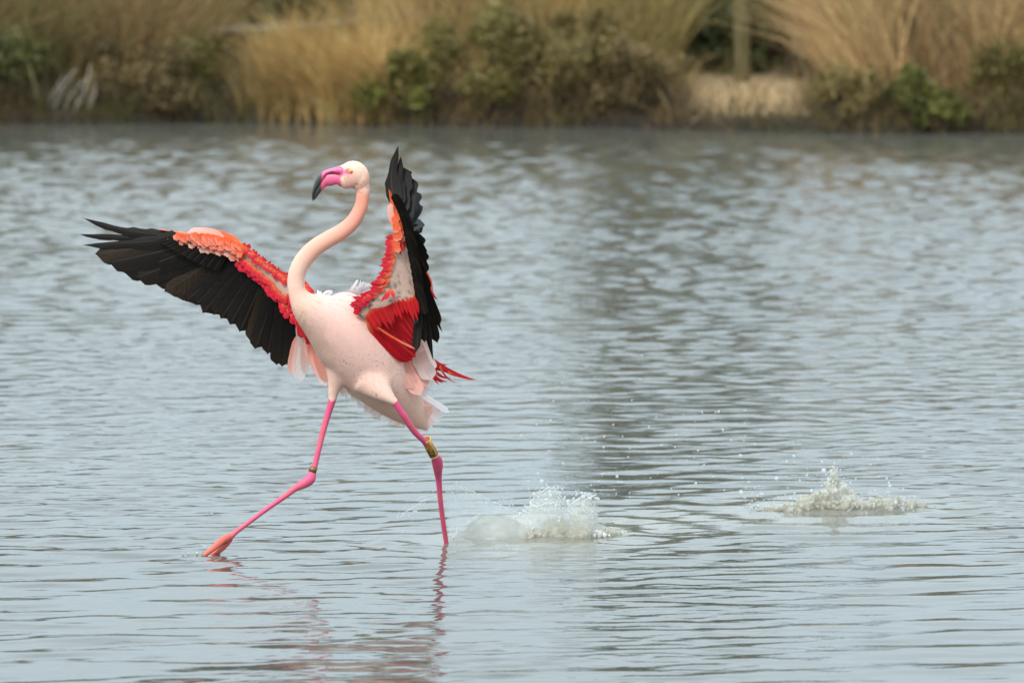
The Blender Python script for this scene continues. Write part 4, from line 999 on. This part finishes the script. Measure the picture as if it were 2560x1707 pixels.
# tail
TAIL = [((1030, 975), (1124, 1031), 15), ((1034, 990), (1108, 1043), 16), ((1038, 1002), (1100, 1053), 16), ((1040, 1014), (1088, 1062), 17), ((1042, 1026), (1081, 1071), 17), ((1040, 1032), (1070, 1079), 18), ((1028, 970), (1113, 1028), 12)]
for i, (a0, a1, wd) in enumerate(TAIL):
    add_feather('tail_feather', fl, FM_PALE if i % 2 else FM_WHITE, at(*a0, .06 + .006 * i), at(*a1, .12 + .006 * i), wd * PXM, (0.15, -1, 0.25), side=-0.02, seg=10, ragged=0.02)
for i, (x, y) in enumerate(((897, 1020), (913, 1032), (932, 1044), (952, 1054), (973, 1061), (993, 1066), (1012, 1070), (881, 1004), (1032, 1074))):
    add_feather('tail_feather', fl, FM_PALE if i % 3 else FM_WHITE, at(x + 46, y - 58, .075), at(x, y, .10 + .003 * i), 30 * PXM, (0.05, -1, 0.1), side=0.02, seg=10, ragged=0.02)
for a0, a1, wd, mt in (((860, 965), (868, 1000), 14, FM_WHITE), ((868, 960), (884, 998), 14, FM_PALE), ((876, 972), (902, 1014), 10, FM_WHITE), ((850, 965), (858, 992), 12, FM_PALE)):
    add_feather('belly_feather', fl, mt, at(*a0, .02), at(*a1, .03), wd * PXM, (0, -1, 0.1), seg=8, kind='point')
# white back down
for a0, a1, wd in (((798, 742), (792, 722), 9), ((805, 745), (800, 724), 10), ((815, 744), (826, 727), 10), ((806, 740), (833, 725), 9), ((796, 740), (788, 730), 9), ((880, 735), (899, 697), 10), ((886, 738), (912, 704), 16), ((892, 740), (926, 709), 16), ((884, 735), (905, 702), 14), ((878, 736), (890, 707), 10),
                   ((895, 742), (922, 718), 16), ((870, 735), (884, 718), 12), ((890, 738), (928, 715), 10)):
    for k in range(3):
        a2 = (a1[0] + R.normal(0, 4), a1[1] + abs(R.normal(0, 5)))
        add_feather('back_feather', fl, FM_WHITE, at(*a0, .045 + .004 * k), at(*a2, .07 + .006 * k), wd * 0.6 * PXM, (R.normal(0, 0.2), -1, 0.2), side=R.normal(0, .08), seg=8, ragged=0.16, kind='point' if k else 'round')

# ------------------------------------------------------------------ splashes
def mat_splash(name, col, clear, rough=0.08, bumpy=0.0, scale=90, col2=None):
    m, t, b = material(name)
    p = geo_pos(t); n1 = noise_node(t, scale, 5, p)
    c = ramp_node(t, n1.outputs['Fac'], [(0.3, col2 or tuple(0.75 * q for q in col)), (0.7, col)]).outputs['Color']
    t.links.new(c, b.inputs['Base Color']); b.inputs['Roughness'].default_value = rough; b.inputs['IOR'].default_value = 1.333
    if bumpy: bump(t, b, n1.outputs['Fac'], bumpy, 0.004)
    tr = t.nodes.new('ShaderNodeBsdfTranslucent'); t.links.new(c, tr.inputs['Color'])
    m1 = t.nodes.new('ShaderNodeMixShader'); m1.inputs['Fac'].default_value = 0.35
    t.links.new(b.outputs['BSDF'], m1.inputs[1]); t.links.new(tr.outputs['BSDF'], m1.inputs[2])
    out = m1.outputs['Shader']
    if clear:
        gl = t.nodes.new('ShaderNodeBsdfTransparent')
        m2 = t.nodes.new('ShaderNodeMixShader'); m2.inputs['Fac'].default_value = clear
        t.links.new(out, m2.inputs[1]); t.links.new(gl.outputs['BSDF'], m2.inputs[2]); out = m2.outputs['Shader']
    t.links.new(out, t.nodes['Material Output'].inputs['Surface'])
    return m
MAT_SHEET = mat_splash('clear_splash_water', (0.84, 0.85, 0.82), 0.74, 0.05, 0.0, 60, (0.74, 0.75, 0.72))
MAT_FROTH = mat_splash('frothy_splash_water', (0.74, 0.73, 0.66), 0.45, 0.10, 0.5, 70, (0.52, 0.48, 0.38))
MAT_MUDW = mat_splash('muddy_splash_water', (0.66, 0.66, 0.61), 0.52, 0.10, 0.35, 22, (0.50, 0.49, 0.42))
MAT_MUDB = mat_splash('brown_splash_water', (0.66, 0.635, 0.53), 0.42, 0.08, 0.4, 40, (0.40, 0.355, 0.26))
def vnormals(V, F):
    N = np.zeros_like(V)
    for f in F:
        f = list(f); n = np.cross(V[f[1]] - V[f[0]], V[f[2]] - V[f[0]])
        N[f] += n
    return N / (np.linalg.norm(N, axis=1)[:, None] + 1e-12)
def lumps(balls, voxel=0.003, amp=0.01, freq=45, amp2=0.004, freq2=130, seed=81, smooth_it=3):
    """fluid-like mass: balls (px, py, rx, rz px, ry m, dy) fused and roughened"""
    V, F = merge([ball(at(x, y, d), rx * PXM, ry, rz * PXM, 16) for x, y, rx, rz, ry, d in balls])
    V, F = remesh(V, F, voxel, smooth_it, 0.5)
    N = vnormals(V, F)
    h = (fnoise(V[:, 0] * freq, V[:, 1] * freq, V[:, 2] * freq, seed=seed, oct=3) - 0.5) * 2 * amp + np.abs(fnoise(V[:, 0] * freq2, V[:, 1] * freq2, V[:, 2] * freq2, seed=seed + 3, oct=2) - 0.5) * 2 * amp2
    return V + N * h[:, None], F
def sheet(top, base_, d_top, d_base, bow, n=90, m_=34, ragged=6, hole=0.0, wob=0.004, seed=91, thick=0.0016):
    """standing film of water between a base line and a ragged top edge, both in photo pixels"""
    T, B = interp(np.asarray(top, float), n), interp(np.asarray(base_, float), n)
    g = np.random.default_rng(seed)
    T[:, 1] += (fnoise(np.arange(n) * 0.35, 0.5, seed=seed) - 0.5) * 2 * ragged
    V = np.zeros((n, m_, 3))
    for i in range(n):
        for k in range(m_):
            s = k / (m_ - 1)
            x, y = B[i] * (1 - s) + T[i] * s
            d = d_base * (1 - s) + d_top * s + bow * math.sin(math.pi * i / (n - 1)) * (0.4 + s) 
            V[i, k] = at(x, y, d)
    X = V.reshape(-1, 3)
    wn = (fnoise(X[:, 0] * 28, X[:, 2] * 28, 2.0, seed=seed + 1, oct=3) - 0.5) * 2 * wob
    X = X + np.stack([wn * 0.4, wn, wn * 0.2], -1)
    hn = fnoise(X[:, 0] * 55, X[:, 2] * 55, 0, seed=seed + 2, oct=2)
    F = []
    for i in range(n - 1):
        for k in range(m_ - 1):
            q = (i * m_ + k, (i + 1) * m_ + k, (i + 1) * m_ + k + 1, i * m_ + k + 1)
            s = k / (m_ - 1)
            if hole and hn[q[0]] > 1 - hole * (0.35 + 0.8 * s): continue
            F.append(q)
    me = bpy.data.meshes.new('film'); me.from_pydata([tuple(v) for v in X], [], F); me.update()
    ob = bpy.data.objects.new('film', me); COL.objects.link(ob)
    so = ob.modifiers.new('s', 'SOLIDIFY'); so.thickness = thick; so.offset = 0
    out = bpy.data.meshes.new_from_object(ob.evaluated_get(bpy.context.evaluated_depsgraph_get()))
    bpy.data.objects.remove(ob); bpy.data.meshes.remove(me)
    out.polygons.foreach_set('use_smooth', np.ones(len(out.polygons), bool)); out.materials.append(MAT_SHEET)
    rim = np.array([V[i, -1] for i in range(n)])
    return out, rim + np.stack([wn.reshape(n, m_)[:, -1] * 0.4, wn.reshape(n, m_)[:, -1], np.zeros(n)], -1)
bmI = bmesh.new(); bmesh.ops.create_icosphere(bmI, subdivisions=2, radius=1.0)
ICO_V = np.array([v.co[:] for v in bmI.verts]); bmI.verts.ensure_lookup_table()
ICO_F = np.array([[v.index for v in f.verts] for f in bmI.faces], np.int32); bmI.free()
def beads(P, r, stretch=None):
    P = np.asarray(P, float); r = np.asarray(r, float); n = len(P)
    S = ICO_V[None] * r[:, None, None]
    if stretch is not None: S = S * np.asarray(stretch)[:, None, :]
    V = (S + P[:, None, :]).reshape(-1, 3)
    F = (ICO_F[None] + (np.arange(n) * len(ICO_V))[:, None, None]).reshape(-1, 3)
    return V, F
def rim_rope(P, r0, seed):
    g = np.random.default_rng(seed)
    r = r0 * (0.45 + 1.1 * fnoise(np.arange(len(P)) * 0.6, 0.5, seed=seed, oct=2))
    return tube(P, r, 7)
def droplets_on(P, n, spread, r0, seed):
    g = np.random.default_rng(seed)
    i = g.integers(0, len(P), n); Q = P[i] + g.normal(0, 1, (n, 3)) * np.array([spread, spread, spread * 0.9])
    Q[:, 2] = np.maximum(Q[:, 2], 0.004)
    r = r0 * np.exp(g.normal(0, 0.45, n))
    return beads(Q, r, np.stack([g.uniform(0.8, 1.3, n), np.ones(n), g.uniform(0.8, 1.5, n)], -1))
MAT_DROP = mat_splash('water_drop', (0.93, 0.94, 0.94), 0.5, 0.03)

def crest(prof, n, r0, r1, dep, d0, d1, y0, seed, voxel=0.0026, fill=0.9):
    """churned water: prof = (px, height px) skyline; many small lumps under it"""
    g = np.random.default_rng(seed); prof = np.asarray(prof, float)
    xs_ = np.linspace(prof[0, 0], prof[-1, 0], 400); hs_ = np.interp(xs_, prof[:, 0], prof[:, 1]); w_ = (hs_ + 4) / (hs_ + 4).sum()
    parts = []
    for k in range(n):
        j = g.choice(400, p=w_); h = hs_[j]; t_ = g.random() ** 0.8
        r = (r1 * (1 - t_) + r0 * t_) * g.uniform(0.6, 1.3); r = min(r, 2 + h * 0.5)
        x = xs_[j]; d = np.interp(x, [prof[0, 0], prof[-1, 0]], [d0, d1]) + g.normal(0, dep) * (1 - 0.7 * t_)
        y0 = 853.5 + FPX * math.tan(math.atan(CAM_H / (YB + d)) - PITCH) + 2
        parts.append(ball(at(x, y0 - max(0, h - r) * t_ * fill, d), r * PXM * g.uniform(0.6, 1.7), r * PXM * 1.2, r * PXM * g.uniform(0.7, 1.9), 10, g.uniform(-0.6, 0.6)))
    V, F = merge(parts); V, F = remesh(V, F, voxel, 9, 0.5)
    N = vnormals(V, F)
    return V + N * ((fnoise(V[:, 0] * 75, V[:, 1] * 75, V[:, 2] * 75, seed=seed, oct=3) - 0.5) * 0.008)[:, None], F
s1 = empty('water_splash', (0.12, 20.4, 0.0), 'wide splash of clear sheets and muddy water trailing the rear leg of the flamingo', 'splash', 'splashes kicked up from the water')
V, F = lumps([(1238, 1362, 92, 78, 0.13, .40), (1290, 1366, 72, 66, 0.12, .42), (1175, 1366, 46, 44, 0.10, .38), (1240, 1366, 135, 30, 0.16, .40), (1310, 1362, 60, 30, 0.1, .42)], 0.004, 0.006, 12, 0.0015, 45, 83, 14)
add('mud_dome', new_mesh('mud_dome', V, F, [MAT_MUDW]), s1)
V, F = lumps([(1390, 1340, 44, 52, 0.07, .41), (1440, 1344, 56, 34, 0.08, .42), (1345, 1346, 34, 30, 0.07, .40), (1500, 1340, 40, 26, 0.07, .46), (1545, 1338, 36, 15, 0.06, .50), (1580, 1336, 30, 8, 0.05, .52)], 0.003, 0.010, 24, 0.005, 70, 85, 6)
add('muddy_crest', new_mesh('muddy_crest', V, F, [MAT_MUDB]), s1)
V, F = crest([(1405, 20), (1425, 60), (1445, 78), (1458, 92), (1465, 118), (1472, 92), (1484, 70), (1496, 30)], 120, 2.5, 7, 0.02, .44, .47, 1345, 203, 0.0020)
add('froth', new_mesh('froth', V, F, [MAT_FROTH]), s1)
V, F = crest([(1318, 14), (1330, 30), (1345, 26), (1360, 20), (1380, 8)], 60, 2.0, 6, 0.015, .34, .36, 1352, 204, 0.0020)
add('froth', new_mesh('froth', V, F, [MAT_FROTH]), s1)
V, F = crest([(1480, 10), (1495, 30), (1510, 22), (1525, 26), (1545, 14), (1570, 6)], 60, 2.0, 5, 0.015, .40, .44, 1352, 206, 0.0020)
add('froth', new_mesh('froth', V, F, [MAT_FROTH]), s1)
P_all = []
for top, bs, d0, d1, bow, hole, sd in (
        ([(1112, 1222), (1130, 1216), (1160, 1222), (1195, 1234), (1230, 1254), (1265, 1268), (1300, 1282), (1330, 1305)], [(1124, 1352), (1150, 1350), (1180, 1350), (1215, 1350), (1250, 1350), (1280, 1350), (1310, 1350), (1335, 1350)], .42, .36, .06, 0.12, 91),
        ([(1318, 1300), (1326, 1262), (1338, 1238), (1356, 1226), (1384, 1220), (1400, 1238), (1412, 1262), (1428, 1288)], [(1322, 1345), (1340, 1345), (1355, 1345), (1370, 1345), (1385, 1345), (1400, 1345), (1412, 1345), (1425, 1345)], .46, .42, -.05, 0.04, 95),
        ([(1290, 1300), (1310, 1278), (1330, 1265), (1350, 1262), (1375, 1256), (1398, 1262), (1415, 1276), (1430, 1292)], [(1300, 1345), (1320, 1345), (1340, 1345), (1360, 1345), (1380, 1345), (1400, 1345), (1415, 1345), (1430, 1345)], .40, .38, -.04, 0.22, 97),
        ([(1408, 1285), (1424, 1262), (1444, 1250), (1462, 1236), (1478, 1250), (1488, 1272), (1493, 1300), (1496, 1325)], [(1410, 1345), (1424, 1345), (1440, 1345), (1455, 1345), (1468, 1345), (1478, 1345), (1488, 1345), (1496, 1345)], .43, .40, -.04, 0.14, 99)):
    me, rim = sheet(top, bs, d0, d1, bow, hole=hole, seed=sd)
    sh = add('water_sheet', me, s1)
    V, F = rim_rope(rim, 0.0024, sd); add('rim', new_mesh('rim', V, F, [MAT_DROP]), sh)
    P_all.append(rim)
# the round lip of the clear film where it meets the leg, and thrown threads left of it
lip = np.array([at(x, y, .30) for x, y in ((1122, 1347), (1134, 1342), (1141, 1330), (1143, 1316), (1141, 1304))]); lip2 = np.array([at(x, y, .29) for x, y in ((1146, 1312), (1162, 1312), (1174, 1303), (1182, 1296), (1192, 1287), (1205, 1286))])
thr = np.array([at(x, y, .26) for x, y in ((1006, 1292), (1010, 1282), (1022, 1274), (1036, 1266), (1046, 1258), (1062, 1250), (1080, 1244), (1098, 1240))]); thr2 = np.array([at(x, y, .27) for x, y in ((1040, 1252), (1052, 1242), (1070, 1239), (1086, 1236))])
for k, (pp, r0) in enumerate(((lip, .0016), (lip2, .0014), (thr, .0013), (thr2, .001))):
    V, F = rim_rope(interp(pp, 30), r0, 110 + k); add('water_thread', new_mesh('water_thread', V, F, [MAT_DROP]), s1)
P_all = np.vstack(P_all)
parts = [droplets_on(P_all, 240, 0.012, 0.0022, 5), droplets_on(P_all, 90, 0.030, 0.0019, 6), droplets_on(interp(thr, 30), 70, 0.014, 0.0014, 7), droplets_on(np.array([at(x, y, .38) for x, y in ((1340, 1325), (1350, 1335), (1330, 1315), (1365, 1340), (1490, 1335), (1510, 1340), (1475, 1240))]), 110, 0.012, 0.0028, 8)]
V, F = merge([(v, f) for v, f in parts]); tag(add('droplets', new_mesh('droplets', V, F, [MAT_DROP]), s1), kind='stuff')

s2 = empty('water_splash', (1.14, 21.2, 0.0), 'frothy beige splash with a tall central jet, farther behind the flamingo', 'splash', 'splashes kicked up from the water')
D2 = 1.17
V, F = crest([(2015, 30), (2030, 44), (2042, 30), (2054, 66), (2066, 82), (2072, 72), (2080, 108), (2086, 138), (2091, 104), (2100, 76), (2108, 88), (2120, 50), (2132, 58), (2145, 26), (2165, 18)], 190, 4, 15, 0.025, D2, D2, 1276, 211)
add('jet', new_mesh('jet', V, F, [MAT_FROTH]), s2)
V, F = crest([(1890, 3), (1940, 10), (1985, 24), (2015, 40), (2040, 44), (2080, 30), (2130, 22), (2165, 20), (2195, 34), (2225, 32), (2265, 24), (2300, 15), (2345, 3)], 90, 8, 22, 0.03, D2 - .04, D2 + .06, 1278, 213)
add('muddy_crest', new_mesh('muddy_crest', V, F, [MAT_MUDB]), s2)
V, F = crest([(1930, 4), (1955, 34), (1965, 30), (1985, 12), (2010, 30), (2110, 40), (2130, 44), (2150, 26), (2180, 22), (2205, 34), (2230, 12)], 90, 2.5, 6, 0.02, D2 - .07, D2 - .04, 1276, 215, 0.0022)
add('froth', new_mesh('froth', V, F, [MAT_FROTH]), s2)
pp = np.array([at(x, y, D2 - .05) for x, y in ((2084, 1180), (2060, 1215), (2110, 1215), (2040, 1230), (2130, 1240), (2000, 1250), (1950, 1258), (1900, 1262), (2180, 1245), (2230, 1250), (2270, 1258), (1880, 1262))])
V, F = merge([droplets_on(pp, 260, 0.018, 0.0017, 15), droplets_on(pp, 90, 0.045, 0.0016, 16)])
tag(add('droplets', new_mesh('droplets', V, F, [MAT_DROP]), s2), kind='stuff')

g = np.random.default_rng(31)
Q, rr = [], []
for n, x0, x1, y0, y1, d0, d1, r0 in ((70, 1120, 1580, 1060, 1250, .25, .6, .0017), (95, 1330, 1920, 980, 1240, .4, 1.1, .0018), (26, 1280, 1640, 880, 1010, .4, .9, .0015), (60, 1850, 2260, 1110, 1255, .9, 1.3, .0026), (14, 900, 1110, 1050, 1340, .0, .4, .0014), (16, 500, 860, 1180, 1400, -.2, .1, .0011)):
    for k in range(n):
        Q.append(at(g.uniform(x0, x1), y0 + (y1 - y0) * g.random() ** 0.7, g.uniform(d0, d1))); rr.append(r0 * math.exp(g.normal(0, 0.5)))
for k in range(26):
    Q.append(at(480 + g.normal(0, 14), 1392 + g.normal(0, 4), -.10)); rr.append(0.0016 * math.exp(g.normal(0, 0.4)))
Q = np.array(Q); rr = np.array(rr); Q[:, 2] = np.maximum(Q[:, 2], 0.003)
V, F = beads(Q, rr)
tag(add('flying_droplets', new_mesh('flying_droplets', V, F, [MAT_DROP])), 'scattered water droplets flying in the air behind the flamingo', 'droplets', kind='stuff')
